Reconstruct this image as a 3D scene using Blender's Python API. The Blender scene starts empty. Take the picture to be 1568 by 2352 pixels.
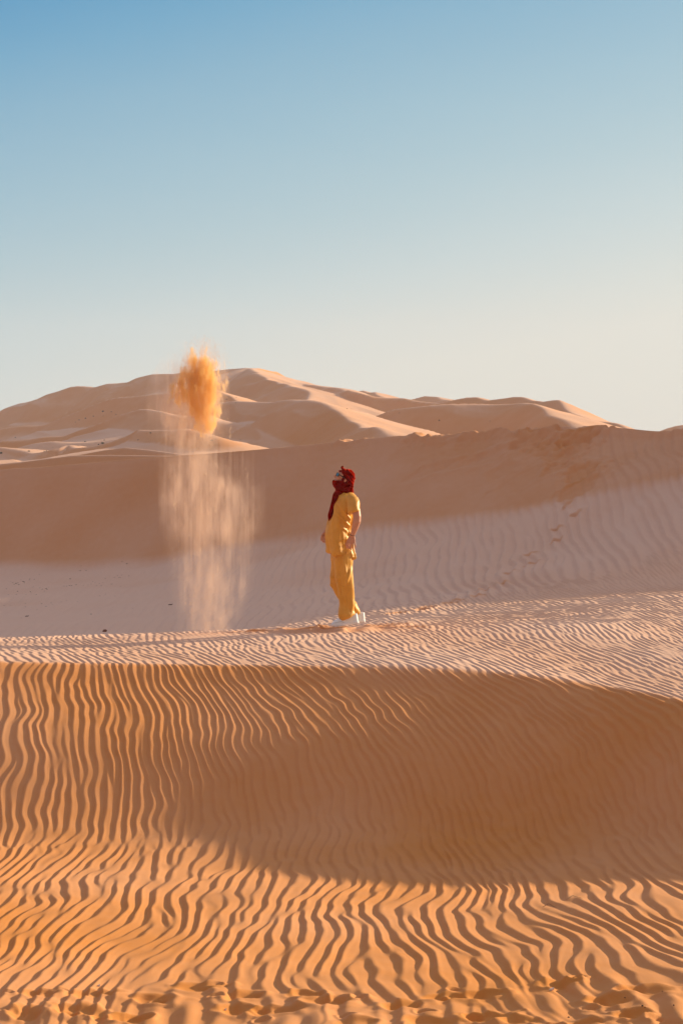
import bpy, bmesh, math, random
import numpy as np
from mathutils import Vector, Matrix
PI = math.pi
R = math.radians
sc = bpy.context.scene
C = sc.collection

# ------------------------------------------------------------------ camera, sky, sun, exposure
CAM_Z = 3.56
FPX = 5551.6                       # focal length in units of a 1568 x 2352 picture
PITCH = math.atan(176 / FPX)
SUN_AZ = R(30)                     # how far behind the picture plane the sun stands, on the right
SUN_EL = R(16)
cam_d = bpy.data.cameras.new('camera')
cam_d.sensor_fit = 'VERTICAL'
cam_d.sensor_height = 36
cam_d.lens = 36 * FPX / 2352
cam_d.clip_start = 0.1
cam_d.clip_end = 12000
cam = bpy.data.objects.new('camera', cam_d)
C.objects.link(cam)
cam.location = (0, 0, CAM_Z)
cam.rotation_euler = (R(90) - PITCH, 0, 0)
sc.camera = cam

world = bpy.data.worlds.new('World')
sc.world = world
world.use_nodes = True
wn = world.node_tree.nodes
wl = world.node_tree.links
wn.clear()
w_out = wn.new('ShaderNodeOutputWorld')
w_bg = wn.new('ShaderNodeBackground')
w_sky = wn.new('ShaderNodeTexSky')
w_sky.sky_type = 'NISHITA'
w_sky.sun_disc = False
w_sky.sun_elevation = SUN_EL
w_sky.sun_rotation = R(90) - SUN_AZ
w_sky.altitude = 600
w_sky.air_density = 1.0
w_sky.dust_density = 1.5
w_sky.ozone_density = 2.0
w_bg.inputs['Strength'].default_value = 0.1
# thin evening haze over the Nishita sky: pale and warm low down on the sun's side, blue higher in frame
def wmath(op, a, b=None, c=None):
    q = wn.new('ShaderNodeMath'); q.operation = op
    for i, v in enumerate((a, b, c)):
        if v is None: continue
        if isinstance(v, (int, float)): q.inputs[i].default_value = v
        else: wl.new(v, q.inputs[i])
    return q.outputs[0]
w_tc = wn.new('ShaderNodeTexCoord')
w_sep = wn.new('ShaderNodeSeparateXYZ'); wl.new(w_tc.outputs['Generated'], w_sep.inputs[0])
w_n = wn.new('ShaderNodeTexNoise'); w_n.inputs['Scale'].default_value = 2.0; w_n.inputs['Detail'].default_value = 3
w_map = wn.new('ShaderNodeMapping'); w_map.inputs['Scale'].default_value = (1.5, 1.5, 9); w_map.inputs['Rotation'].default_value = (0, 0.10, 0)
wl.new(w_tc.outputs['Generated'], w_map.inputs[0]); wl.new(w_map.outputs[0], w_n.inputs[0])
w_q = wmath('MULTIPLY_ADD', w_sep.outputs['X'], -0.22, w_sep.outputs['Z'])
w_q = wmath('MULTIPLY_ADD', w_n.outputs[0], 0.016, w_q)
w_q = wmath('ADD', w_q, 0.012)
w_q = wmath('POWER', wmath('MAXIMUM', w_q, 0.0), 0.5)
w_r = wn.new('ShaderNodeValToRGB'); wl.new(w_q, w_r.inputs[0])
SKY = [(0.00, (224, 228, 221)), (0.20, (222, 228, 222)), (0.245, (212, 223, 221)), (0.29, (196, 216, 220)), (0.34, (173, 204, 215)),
       (0.38, (154, 194, 212)), (0.42, (132, 182, 208)), (0.45, (106, 170, 205)), (0.485, (62, 150, 198)), (0.52, (58, 138, 190)), (0.64, (130, 154, 180)), (0.8, (176, 180, 200)), (1.0, (186, 188, 206))]  # upper stops: unseen zenith brightened as added fill for the shade
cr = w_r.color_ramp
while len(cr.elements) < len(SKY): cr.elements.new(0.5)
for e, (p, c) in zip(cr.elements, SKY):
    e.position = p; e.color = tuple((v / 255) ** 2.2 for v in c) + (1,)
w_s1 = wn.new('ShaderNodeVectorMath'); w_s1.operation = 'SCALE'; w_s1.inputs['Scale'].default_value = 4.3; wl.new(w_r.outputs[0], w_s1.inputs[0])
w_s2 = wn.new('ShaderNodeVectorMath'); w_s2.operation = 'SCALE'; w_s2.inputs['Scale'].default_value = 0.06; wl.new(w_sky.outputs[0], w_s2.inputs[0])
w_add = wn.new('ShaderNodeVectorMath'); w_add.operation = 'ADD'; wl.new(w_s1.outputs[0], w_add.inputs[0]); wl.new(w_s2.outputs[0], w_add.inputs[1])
# pink fill added to the unseen sky behind the camera, warms and lifts the shade
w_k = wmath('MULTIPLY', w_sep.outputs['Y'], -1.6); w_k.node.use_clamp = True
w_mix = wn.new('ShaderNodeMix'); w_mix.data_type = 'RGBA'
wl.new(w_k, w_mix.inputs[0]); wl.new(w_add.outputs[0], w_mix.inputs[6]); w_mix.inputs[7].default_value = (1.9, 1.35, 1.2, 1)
# wide glow of the low sun, off frame right, added for ripple contrast in the shade
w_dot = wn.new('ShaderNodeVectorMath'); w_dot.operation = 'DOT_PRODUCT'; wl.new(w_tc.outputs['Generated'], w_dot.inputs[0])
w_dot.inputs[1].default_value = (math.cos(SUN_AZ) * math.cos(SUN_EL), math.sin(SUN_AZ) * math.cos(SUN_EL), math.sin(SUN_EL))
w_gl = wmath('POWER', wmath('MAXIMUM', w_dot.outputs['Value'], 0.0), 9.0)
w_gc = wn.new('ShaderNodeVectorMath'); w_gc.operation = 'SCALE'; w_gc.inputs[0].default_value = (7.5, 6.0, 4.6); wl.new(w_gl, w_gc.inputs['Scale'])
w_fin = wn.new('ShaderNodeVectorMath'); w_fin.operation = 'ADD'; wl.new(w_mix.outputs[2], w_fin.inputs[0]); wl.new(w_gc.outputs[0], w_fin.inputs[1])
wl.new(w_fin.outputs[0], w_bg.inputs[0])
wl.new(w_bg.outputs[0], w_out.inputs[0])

sun_d = bpy.data.lights.new('sun', 'SUN')
sun_d.energy = 3.65
sun_d.angle = R(1.3)
sun_d.color = (1.0, 0.78, 0.50)
sun = bpy.data.objects.new('sun', sun_d)
C.objects.link(sun)
SUN_DIR = Vector((math.cos(SUN_AZ) * math.cos(SUN_EL), math.sin(SUN_AZ) * math.cos(SUN_EL), math.sin(SUN_EL)))
sun.rotation_euler = SUN_DIR.to_track_quat('Z', 'Y').to_euler()

sc.view_settings.view_transform = 'Standard'
sc.view_settings.look = 'None'
sc.view_settings.gamma = 1
sc.view_settings.exposure = 1.0

# ------------------------------------------------------------------ small helpers
cp_, sp_ = math.cos(PITCH), math.sin(PITCH)
def ray(X, Y):
    """sideways and vertical slope of the sight line through a photo point (1568 x 2352 units)"""
    dx = (X - 784) / FPX
    dy = (1176 - Y) / FPX
    fy = cp_ + dy * sp_
    return dx / fy, (-sp_ + dy * cp_) / fy
def at(X, Y, D):
    t, m = ray(X, Y)
    return Vector((t * D, D, CAM_Z + m * D))

def link(name, me, parent=None, mat=None):
    o = bpy.data.objects.new(name, me)
    C.objects.link(o)
    if parent: o.parent = parent
    if mat: me.materials.append(mat)
    return o
def tag(o, label=None, cat=None, group=None, kind=None):
    if label: o['label'] = label
    if cat: o['category'] = cat
    if group: o['group'] = group
    if kind: o['kind'] = kind
    return o
def empty(name, loc=(0, 0, 0)):
    o = bpy.data.objects.new(name, None)
    C.objects.link(o)
    o.location = loc
    o.empty_display_size = 0.2
    return o

def smooth(a, b, x):
    t = np.clip((x - a) / (b - a), 0, 1)
    return t * t * (3 - 2 * t)

def pchip_slopes(x, y):
    """x, y: (k, n) control points down axis 0"""
    h = np.diff(x, axis=0); d = np.diff(y, axis=0) / h
    m = np.zeros_like(y)
    a = d[:-1]; b = d[1:]
    w1 = 2 * h[1:] + h[:-1]; w2 = h[1:] + 2 * h[:-1]
    with np.errstate(divide='ignore', invalid='ignore'):
        hm = (w1 + w2) / (w1 / a + w2 / b)
    m[1:-1] = np.where(a * b > 0, hm, 0)
    m[0] = d[0]; m[-1] = d[-1]
    return m
def pchip_cols(xk, yk, xq):
    """xk, yk: (k, n); xq: (r, n) -> (r, n)"""
    m = pchip_slopes(xk, yk)
    out = np.zeros(xq.shape)
    seg = np.zeros(xq.shape)
    for i in range(len(xk) - 1):
        lo, hi = xk[i], xk[i + 1]
        mask = (xq >= lo) & ((xq <= hi) if i == len(xk) - 2 else (xq < hi))
        if i == 0: mask |= xq < lo
        if i == len(xk) - 2: mask |= xq > hi
        h = hi - lo
        t = np.clip((xq - lo) / h, 0, 1)
        v = ((2*t**3 - 3*t**2 + 1) * yk[i] + (t**3 - 2*t**2 + t) * h * m[i]
             + (-2*t**3 + 3*t**2) * yk[i+1] + (t**3 - t**2) * h * m[i+1])
        out = np.where(mask, v, out)
        seg = np.where(mask, i + t, seg)
    return out, seg
def interp_smooth(xk, yk, xq):
    xk = np.array(xk, float)[:, None]; yk = np.array(yk, float)[:, None]
    m = np.gradient(yk[:, 0], xk[:, 0])[:, None]
    i = np.clip(np.searchsorted(xk[:, 0], xq) - 1, 0, len(xk) - 2)
    h = xk[i + 1, 0] - xk[i, 0]
    t = np.clip((xq - xk[i, 0]) / h, 0, 1)
    return ((2*t**3 - 3*t**2 + 1) * yk[i, 0] + (t**3 - 2*t**2 + t) * h * m[i, 0]
            + (-2*t**3 + 3*t**2) * yk[i+1, 0] + (t**3 - t**2) * h * m[i+1, 0])

# periodic noise tiles ---------------------------------------------------------
def band_tile(n, fu, su, sv, samples, seed):
    """complex band-passed noise; one ripple per unit along axis 1; `samples` grid steps per unit"""
    rng = np.random.default_rng(seed)
    w = rng.standard_normal((n, n)) + 1j * rng.standard_normal((n, n))
    f = np.fft.fftfreq(n) * samples
    FU, FV = np.meshgrid(f, f)
    g = np.exp(-((FU - fu) ** 2) / (2 * su ** 2) - FV ** 2 / (2 * sv ** 2))
    z = np.fft.ifft2(np.fft.fft2(w) * g)
    return (z / np.sqrt(np.mean(np.abs(z) ** 2))).astype(np.complex64)
def low_tile(n, cells, seed):
    """smooth real noise, about `cells` bumps across the tile"""
    rng = np.random.default_rng(seed)
    w = rng.standard_normal((n, n))
    f = np.fft.fftfreq(n) * n
    FU, FV = np.meshgrid(f, f)
    g = np.exp(-(FU ** 2 + FV ** 2) / (2 * (cells / 2) ** 2))
    z = np.fft.ifft2(np.fft.fft2(w) * g).real
    return (z / z.std()).astype(np.float32)
def sample(tile, u, v):
    n = tile.shape[0]
    iu = np.floor(u).astype(np.int64); iv = np.floor(v).astype(np.int64)
    fu = (u - iu).astype(np.float32); fv = (v - iv).astype(np.float32)
    iu %= n; iv %= n
    i1 = (iu + 1) % n; j1 = (iv + 1) % n
    return ((tile[iv, iu] * (1 - fu) + tile[iv, i1] * fu) * (1 - fv)
            + (tile[j1, iu] * (1 - fu) + tile[j1, i1] * fu) * fv)

# ------------------------------------------------------------------ materials
def new_mat(name):
    m = bpy.data.materials.new(name)
    m.use_nodes = True
    nt = m.node_tree
    b = nt.nodes['Principled BSDF']
    return m, nt.nodes, nt.links, b

def sand_material():
    m, n, l, b = new_mat('sand')
    tc = n.new('ShaderNodeTexCoord')
    att = n.new('ShaderNodeAttribute'); att.attribute_name = 'sand_tone'
    ramp = n.new('ShaderNodeValToRGB')
    e = ramp.color_ramp.elements
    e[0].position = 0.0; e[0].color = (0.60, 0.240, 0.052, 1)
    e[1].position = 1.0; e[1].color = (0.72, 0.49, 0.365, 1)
    big = n.new('ShaderNodeTexNoise'); big.inputs['Scale'].default_value = 0.35; big.inputs['Detail'].default_value = 3
    gr = n.new('ShaderNodeTexNoise'); gr.inputs['Scale'].default_value = 160; gr.inputs['Detail'].default_value = 2
    mid = n.new('ShaderNodeTexNoise'); mid.inputs['Scale'].default_value = 7; mid.inputs['Detail'].default_value = 4
    for t in (big, gr, mid): l.new(tc.outputs['Object'], t.inputs['Vector'])
    def madd(a, k, c):
        q = n.new('ShaderNodeMath'); q.operation = 'MULTIPLY_ADD'
        l.new(a, q.inputs[0]); q.inputs[1].default_value = k
        if isinstance(c, float): q.inputs[2].default_value = c
        else: l.new(c, q.inputs[2])
        return q.outputs[0]
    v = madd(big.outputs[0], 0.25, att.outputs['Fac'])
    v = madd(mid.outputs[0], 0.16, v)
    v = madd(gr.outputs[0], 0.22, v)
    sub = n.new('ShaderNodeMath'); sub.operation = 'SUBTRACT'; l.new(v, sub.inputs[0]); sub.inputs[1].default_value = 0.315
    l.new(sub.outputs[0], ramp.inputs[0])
    l.new(ramp.outputs[0], b.inputs['Base Color'])
    b.inputs['Roughness'].default_value = 0.9
    b.inputs['Specular IOR Level'].default_value = 0.2
    bump = n.new('ShaderNodeBump'); bump.inputs['Strength'].default_value = 0.35; bump.inputs['Distance'].default_value = 0.004
    l.new(gr.outputs[0], bump.inputs['Height'])
    l.new(bump.outputs[0], b.inputs['Normal'])
    return m
SAND = sand_material()

# ------------------------------------------------------------------ near ground: dunes from the camera to the slip face
# sections: lateral slope t (= x / distance).  Each row: distance, height (relative to the camera)
def zY(Y, D): return ray(784, Y)[1] * D
SX = [-2600, -1200, 0, 300, 600, 900, 1200, 1400, 1568, 1900, 2400, 3200, 4300, 6000]
def per(vals): return vals
crestD = [23.0, 23.0, 23.1, 23.3, 23.4, 23.3, 23.0, 22.5, 21.7, 20.8, 19.3, 17.8, 17.2, 17]
crestY = [1505, 1512, 1518, 1522, 1526, 1532, 1548, 1574, 1602, 1660, 1760, 1850, 1900, 1950]
flatZ  = [-3.50, -3.52, -3.56, -3.57, -3.56, -3.54, -3.50, -3.45, -3.42, -3.40, -3.38, -3.36, -3.3, -3.3]
faceW  = [2.8, 2.8, 2.75, 2.7, 2.7, 2.65, 2.55, 2.45, 2.4, 2.3, 2.2, 2.1, 2.1, 2.1]
persY  = [1470, 1466, 1466, 1460, 1454, 1443, 1436, 1432, 1432, 1410, 1400, 1380, 1380, 1380]     # at D=26.6
edgeD  = [27.6, 27.6, 27.6, 27.8, 28.4, 29.5, 30.6, 31.4, 32.0, 33.0, 33.0, 33.0, 33.0, 33.0]
edgeY  = [1466, 1466, 1466, 1457, 1442, 1414, 1384, 1358, 1338, 1300, 1260, 1240, 1230, 1230]
thrD   = [34, 34, 34, 34.2, 34.6, 35.2, 35.4, 35.2, 34.8, 34.2, 33.5, 34.5, 38.5, 48]
thrY   = [1440, 1440, 1440, 1420, 1390, 1345, 1300, 1260, 1225, 1190, 1150, 1150, 1150, 1150]
baseD  = [48, 47.5, 47, 45.0, 43.4, 42.2, 40.6, 39.2, 37.8, 35.5, 34.0, 35.5, 41.5, 55]
baseY  = [1296, 1294, 1292, 1285, 1240, 1204, 1165, 1130, 1098, 1080, 1060, 1060, 1060, 1060]
slipD  = [51, 50.5, 50, 48.2, 46.3, 45.2, 43.8, 42.6, 41.2, 40.4, 39.6, 42.0, 48.5, 62]
slipY  = [1100, 1090, 1080, 1055, 1032, 1003, 988, 982, 985, 720, 600, 519, 537, 640]
SXt = [ray(x, 1000)[0] for x in SX]

def ground_grid():
    # columns (t) and rows (D)
    tf = np.linspace(-0.245, 0.245, 1400)
    g = np.linspace(0, 1, 70)[1:] ** 1.6
    t = np.concatenate([-0.245 - g[::-1] * 0.40, tf, 0.245 + g * 0.93])
    D = np.concatenate([np.linspace(0.6, 12.5, 60, endpoint=False), np.linspace(12.5, 19.0, 330, endpoint=False),
                        np.linspace(19.0, 24.0, 420, endpoint=False), np.linspace(24.0, 33, 500, endpoint=False),
                        np.linspace(33, 52, 560, endpoint=False), np.linspace(52, 100, 60)])
    return t, D
def ground_controls(t):
    f = lambda a: interp_smooth(SXt, a, t)
    cD, cY, fz, fw = f(crestD), f(crestY), f(flatZ), f(faceW)
    cz = zY(cY, cD)
    pD = np.full_like(t, 26.6); pz = zY(f(persY), pD)
    eD = f(edgeD); ez = zY(f(edgeY), eD)
    tD = f(thrD); tz = zY(f(thrY), tD)
    bD = f(baseD); bz = zY(f(baseY), bD)
    sD = f(slipD); sz = zY(f(slipY), sD)
    toe = cD - fw
    lw = 1 - smooth((350 - 784) / FPX, (800 - 784) / FPX, t)
    dz = (ez + (tz - ez) * 2 / (tD - eD)) * (1 - lw) + (ez / eD * (eD + 2) - 0.16) * lw
    off = smooth(0.145, 0.19, t)
    rr_ = smooth((1000 - 784) / FPX, (1500 - 784) / FPX, t)
    rows = [
        (0 * t + 0.5, fz + 0.05), (0 * t + 10, fz + 0.02), (toe - 1.0, fz + 0.0), (toe, fz + 0.10),
        (cD - fw * 0.45, fz + 0.10 + (cz - fz - 0.10) * 0.60), (cD - 0.42 - 0.25 * rr_, cz - 0.17 - 0.02 * rr_), (cD, cz), (cD + 0.5, cz * 0.75 + (cz * (pD - cD - 0.5) + pz * 0.5) / (pD - cD) * 0.25 + 0.02),
        (pD, pz), (eD, ez), (eD + 2, dz), (tD, tz), (bD - 0.5, bz - 0.12), (bD + 0.1, bz + 0.10),
        (sD - 0.35, sz - 0.17), (sD, sz), (sD + 0.5, sz - 0.06 + 0.12 * off), (sD + 4, sz - 1.0 + 1.6 * off), (sD + 14, sz - 3.5 + 3.2 * off), (0 * t + 100, 0 * t - 6.5)]
    return np.array([r[0] for r in rows]), np.array([r[1] for r in rows])

T1 = band_tile(2048, 1.0, 0.13, 0.075, 16, 11)
T2 = band_tile(2048, 1.0, 0.24, 0.165, 16, 23)
LOW = low_tile(512, 64, 5)

def ripple(phi):
    """height of a ripple: steep side towards -x, gentle side towards the wind and the sun"""
    h = np.cos(phi + 0.55 * np.cos(phi))
    return h

def build_ground():
    t, D = ground_grid()
    DD = np.repeat(D[:, None], len(t), 1)
    TT = np.repeat(t[None, :], len(D), 0)
    xk, zk = ground_controls(t)
    z, seg = pchip_cols(xk, zk, DD)
    x = TT * DD; y = DD
    low = sample(LOW, x * 6, y * 6)                     # bumps of ~1.3 m
    low2 = sample(LOW, x * 22 + 100, y * 14 + 60)
    slide = sample(LOW, x * 26 + 40, y * 3.2 + x * 2) * 0.006 + sample(LOW, x * 7 + 140, y * 4) * 0.02
    # seg: 0-2 flat, 3 toe, 3-6 face, 6 crest, 6-8 top, 8-9 edge, 10 trough, 12 slip base, 14 slip crest
    face = smooth(2.6, 3.3, seg) * (1 - smooth(5.7, 6.15, seg))
    flat = 1 - smooth(2.6, 3.3, seg)
    top = smooth(5.7, 6.15, seg) * (1 - smooth(9.2, 10.4, seg))
    trough = smooth(9.2, 10.4, seg) * (1 - smooth(12.2, 13.0, seg))
    slip = smooth(12.2, 13.0, seg) * (1 - smooth(14.7, 15.0, seg))
    Xs = t[None, :] * FPX + 784 + 0 * z                # picture column, only used to vary the look sideways
    right = smooth(500, 1300, Xs)
    # ripple coordinates (unit = one ripple)
    warp = 0.07 * sample(LOW, x * 9 + 30, y * 5 + 10) + 0.012 * sample(LOW, x * 30 + 70, y * 22 + 10)
    g = -0.075 + 0.23 * smooth(-1.6, 3.2, x)
    uf = x + g * (y - 17.5) + warp
    def fld(tile, u, v, lam, asp, ou, ov):
        return sample(tile, u / lam * 16 + ou, v / lam * 16 * asp + ov)
    zA = fld(T2, uf, y, 0.122, 0.40, 0, 0)
    warpf = 0.022 * sample(LOW, x * 9 + 330, y * 14 + 10) + 0.014 * sample(LOW, x * 26 + 70, y * 34 + 10)
    lean = np.maximum(y - 20.6, 0) ** 2 * 0.10
    zB = fld(T2, x + lean * (0.35 + 0.9 * smooth(-3.0, -0.5, x)) + warpf, y, 0.096, 0.36, 500, 300)
    zB2 = fld(T2, x + lean * 1.1 + 0.08 * (y - 22) + 0.7 * warpf, y, 0.085, 0.42, 900, 700)
    ut = x + 0.30 * (y - 25) + 0.4 * warp
    zC = fld(T2, ut, y, 0.086, 0.85, 100, 900)
    zC2 = fld(T2, x + 0.16 * (y - 25) + 0.5 * warp, y, 0.072, 0.60, 700, 1300)
    zD = fld(T1, x - 0.035 * (y - 38) + 0.45 * warp, y, 0.165, 0.50, 1300, 200)
    wtop2 = smooth(6.6, 8.2, seg)
    c = flat * zA + face * ((1 - right) * zB + right * zB2) + top * ((1 - wtop2) * zC + wtop2 * zC2) + (trough + slip) * zD
    phi = np.angle(c)
    mag = np.clip(np.abs(c) * 1.7, 0, 1.25) ** 0.8
    hf = ripple(phi)
    ampD = 0.0165 * smooth(300, 1200, Xs) + 0.0025
    ampE = 0.016 * smooth(1200, 1500, Xs) + 0.0012
    amp = (flat * 0.0086 + face * ((1 - right) * 0.0062 + right * 0.0088) + top * ((1 - wtop2) * 0.0042 + wtop2 * 0.0046)
           + trough * ampD + slip * ampE)
    # soft fall-off of detail in the far field and nearby ground outside the frame
    amp = amp * (1 - smooth(0.205, 0.243, np.abs(TT)))       # beyond the detailed mesh, well outside the frame, the ripples fade out
    z = z + amp * hf * mag + slide * slip
    z += 0.02 * low * (flat * 0.35 + trough * 0.6 + top * 0.4)
    # trampled sand at the very front
    tr = 1 - smooth(14.7, 15.5, y + 0.25 * low)
    iso = sample(T2, x * 75, y * 40 + 77).real * 0.008 + 0.011 * low2
    z = z - tr * amp * hf * mag * 0.55 + tr * iso
    # sand stirred up around the person, smooth sand where the falling plume lands
    st = np.exp(-(((x + 0.15) / 0.85) ** 2 + ((y - 26.75) / 0.55) ** 2) ** 2)
    z = z - st * amp * hf * mag * 0.9 + st * 0.010 * sample(T2, x * 45, y * 22 + 300).real
    pl = np.exp(-(((x + 1.5) / 0.35) ** 2 + ((y - 26.3) / 0.5) ** 2) ** 1.5)
    z = z - pl * amp * hf * mag * 0.8
    tone_add = -0.25 * st
    Z = z + CAM_Z
    def hit(X, Y):
        tt, mm = ray(X, Y)
        j = int(np.clip(np.searchsorted(t, tt), 0, len(t) - 1))
        below = np.nonzero((Z[:, j] >= CAM_Z + mm * D) & (D > 8))[0]
        i = below[0] if len(below) else len(D) - 1
        return tt * D[i], D[i]
    def stamp(px, py, rl, rw, ang, depth, rim=0.45, skew=0.0, tone=0.0, sharp=1.0):
        Rr = max(rl, rw) * 2.6
        i0, i1 = np.searchsorted(D, py - Rr), np.searchsorted(D, py + Rr)
        j0, j1 = np.searchsorted(t, (px - Rr) / py), np.searchsorted(t, (px + Rr) / py)
        sl = (slice(i0, i1), slice(j0, j1))
        dx, dy = x[sl] - px, y[sl] - py
        u = (dx * math.cos(ang) + dy * math.sin(ang)) / rl
        v = (-dx * math.sin(ang) + dy * math.cos(ang)) / rw
        r = np.sqrt(u * u + v * v)
        rr = r * (1 + 0.12 * sample(LOW, x[sl] * 60 + px * 99, y[sl] * 60))
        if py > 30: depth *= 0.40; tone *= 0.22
        bowl = -depth * (1 - smooth(0.45 / sharp, 1.0, rr))
        lip = depth * rim * np.exp(-((rr - 1.15) / 0.28) ** 2) * (1 + skew * u)
        Z[sl] += bowl + lip
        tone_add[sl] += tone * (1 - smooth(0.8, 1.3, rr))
    RN = np.random.default_rng(3)
    for X, Y in [(1034, 1387), (1051, 1380), (981, 1397), (968, 1403), (911, 1410), (1098, 1368), (1111, 1357), (1156, 1338), (1169, 1319),
                 (1218, 1295), (1216, 1273), (1276, 1242), (1279, 1215), (1322, 1183), (1302, 1158)]:
        px, py = hit(X, Y)
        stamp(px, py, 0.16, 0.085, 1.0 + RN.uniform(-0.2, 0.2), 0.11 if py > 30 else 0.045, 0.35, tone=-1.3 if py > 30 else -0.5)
    for X, Y in [(645, 2324), (350, 2295), (215, 2285), (450, 2272), (540, 2327), (180, 2322), (60, 2330), (1284, 2270), (1104, 2292), (919, 2310),
                 (1199, 2345), (1454, 2332), (1114, 2338), (1484, 2276), (1350, 2348), (820, 2345), (90, 2280), (760, 2300), (980, 2350), (300, 2345), (1020, 2290), (1400, 2300), (700, 2285), (560, 2290)]:
        px, py = hit(X, Y)
        stamp(px, py, RN.uniform(0.11, 0.17), RN.uniform(0.09, 0.13), RN.uniform(-0.5, 0.5), RN.uniform(0.014, 0.028), 0.5, tone=-0.12, sharp=1.2)
        stamp(px + RN.uniform(-.25, .25), py + RN.uniform(-.2, .2), 0.06, 0.05, 0, 0.014, 0.6)
    # holes and heaps at the person's feet
    for px, py, a, b_, dp in [(-0.42, 26.50, 0.20, 0.10, 0.055), (-0.16, 26.52, 0.16, 0.09, 0.05), (-0.75, 26.75, 0.2, 0.10, 0.03), (-0.05, 26.95, 0.15, 0.10, 0.03),
                           (-0.45, 27.0, 0.18, 0.10, 0.03), (0.50, 27.0, 0.18, 0.09, 0.03), (0.75, 26.8, 0.2, 0.08, 0.02), (0.62, 27.3, 0.15, 0.08, 0.03), (-1.0, 26.6, 0.2, 0.08, 0.02)]:
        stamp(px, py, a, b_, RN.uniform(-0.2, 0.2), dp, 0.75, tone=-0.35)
    # foot falls that broke the crest of the slip face, and slumps below it
    cx_ = lambda X: float(np.interp(ray(X, 1000)[0], t, xk[15]))
    for X, dd, r_, dp in [(808, 0.0, 0.20, 0.09), (826, 0.15, 0.25, 0.08), (1000, 0.1, 0.3, 0.07), (1018, 0.2, 0.45, 0.12), (1070, 0.25, 0.5, 0.13), (1128, 0.3, 0.45, 0.10), (1165, 0.2, 0.3, 0.09),
                          (1192, 0.1, 0.3, 0.10), (1222, 0.3, 0.25, 0.10), (1240, 0.1, 0.3, 0.10), (1262, 0.2, 0.25, 0.09), (1284, 0.3, 0.3, 0.10), (1306, 0.0, 0.25, 0.10), (1206, -0.5, 0.3, 0.09),
                          (1250, -0.5, 0.3, 0.09), (1290, -0.4, 0.3, 0.10), (1322, -0.5, 0.4, 0.10)]:
        py = cx_(X) + dd; px = ray(X, 1000)[0] * py
        stamp(px, py, r_, r_ * 0.8, 0, dp, 0.5, skew=-0.3, sharp=0.8)
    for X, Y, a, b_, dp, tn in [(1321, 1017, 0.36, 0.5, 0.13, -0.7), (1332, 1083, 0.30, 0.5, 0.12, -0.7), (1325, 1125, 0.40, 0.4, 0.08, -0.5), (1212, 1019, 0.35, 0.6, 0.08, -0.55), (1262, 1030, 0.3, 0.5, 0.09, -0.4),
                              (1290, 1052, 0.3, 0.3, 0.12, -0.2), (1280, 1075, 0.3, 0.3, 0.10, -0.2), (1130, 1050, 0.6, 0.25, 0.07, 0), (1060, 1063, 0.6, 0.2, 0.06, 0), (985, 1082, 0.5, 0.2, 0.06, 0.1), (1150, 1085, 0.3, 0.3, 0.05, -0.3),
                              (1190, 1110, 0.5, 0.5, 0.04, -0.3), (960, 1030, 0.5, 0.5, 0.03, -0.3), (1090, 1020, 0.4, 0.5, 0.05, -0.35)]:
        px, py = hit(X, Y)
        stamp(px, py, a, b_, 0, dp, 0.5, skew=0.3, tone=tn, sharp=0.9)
    nr, nc = Z.shape
    co = np.stack([x, y, Z], -1).astype(np.float32).reshape(-1)
    me = bpy.data.meshes.new('sand_ground')
    idx = np.arange(nr * nc, dtype=np.int32).reshape(nr, nc)
    quads = np.stack([idx[:-1, :-1], idx[:-1, 1:], idx[1:, 1:], idx[1:, :-1]], -1).reshape(-1, 4)
    me.vertices.add(nr * nc); me.vertices.foreach_set('co', co)
    me.loops.add(quads.size); me.loops.foreach_set('vertex_index', quads.ravel())
    me.polygons.add(len(quads)); me.polygons.foreach_set('loop_start', np.arange(0, quads.size, 4, dtype=np.int32))
    me.polygons.foreach_set('use_smooth', np.ones(len(quads), bool))
    me.update()
    # colour of the sand itself: pale coarse grains on the windward top, redder fine sand on the faces
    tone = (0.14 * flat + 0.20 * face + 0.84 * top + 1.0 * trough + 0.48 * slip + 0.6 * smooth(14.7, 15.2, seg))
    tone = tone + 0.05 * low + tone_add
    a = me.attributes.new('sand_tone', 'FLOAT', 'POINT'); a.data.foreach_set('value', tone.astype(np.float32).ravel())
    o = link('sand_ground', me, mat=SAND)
    tag(o, kind='structure', label='rippled sand dunes with a shaded slip face behind')
    return o, t, D, Z
GROUND, GT, GD, GZ = build_ground()
def ground_z(x, y):
    t = x / y
    j = int(np.clip(np.searchsorted(GT, t), 1, len(GT) - 1)); i = int(np.clip(np.searchsorted(GD, y), 1, len(GD) - 1))
    a = (t - GT[j-1]) / (GT[j] - GT[j-1]); b = (y - GD[i-1]) / (GD[i] - GD[i-1])
    return float((GZ[i-1, j-1] * (1-a) + GZ[i-1, j] * a) * (1-b) + (GZ[i, j-1] * (1-a) + GZ[i, j] * a) * b)

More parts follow.
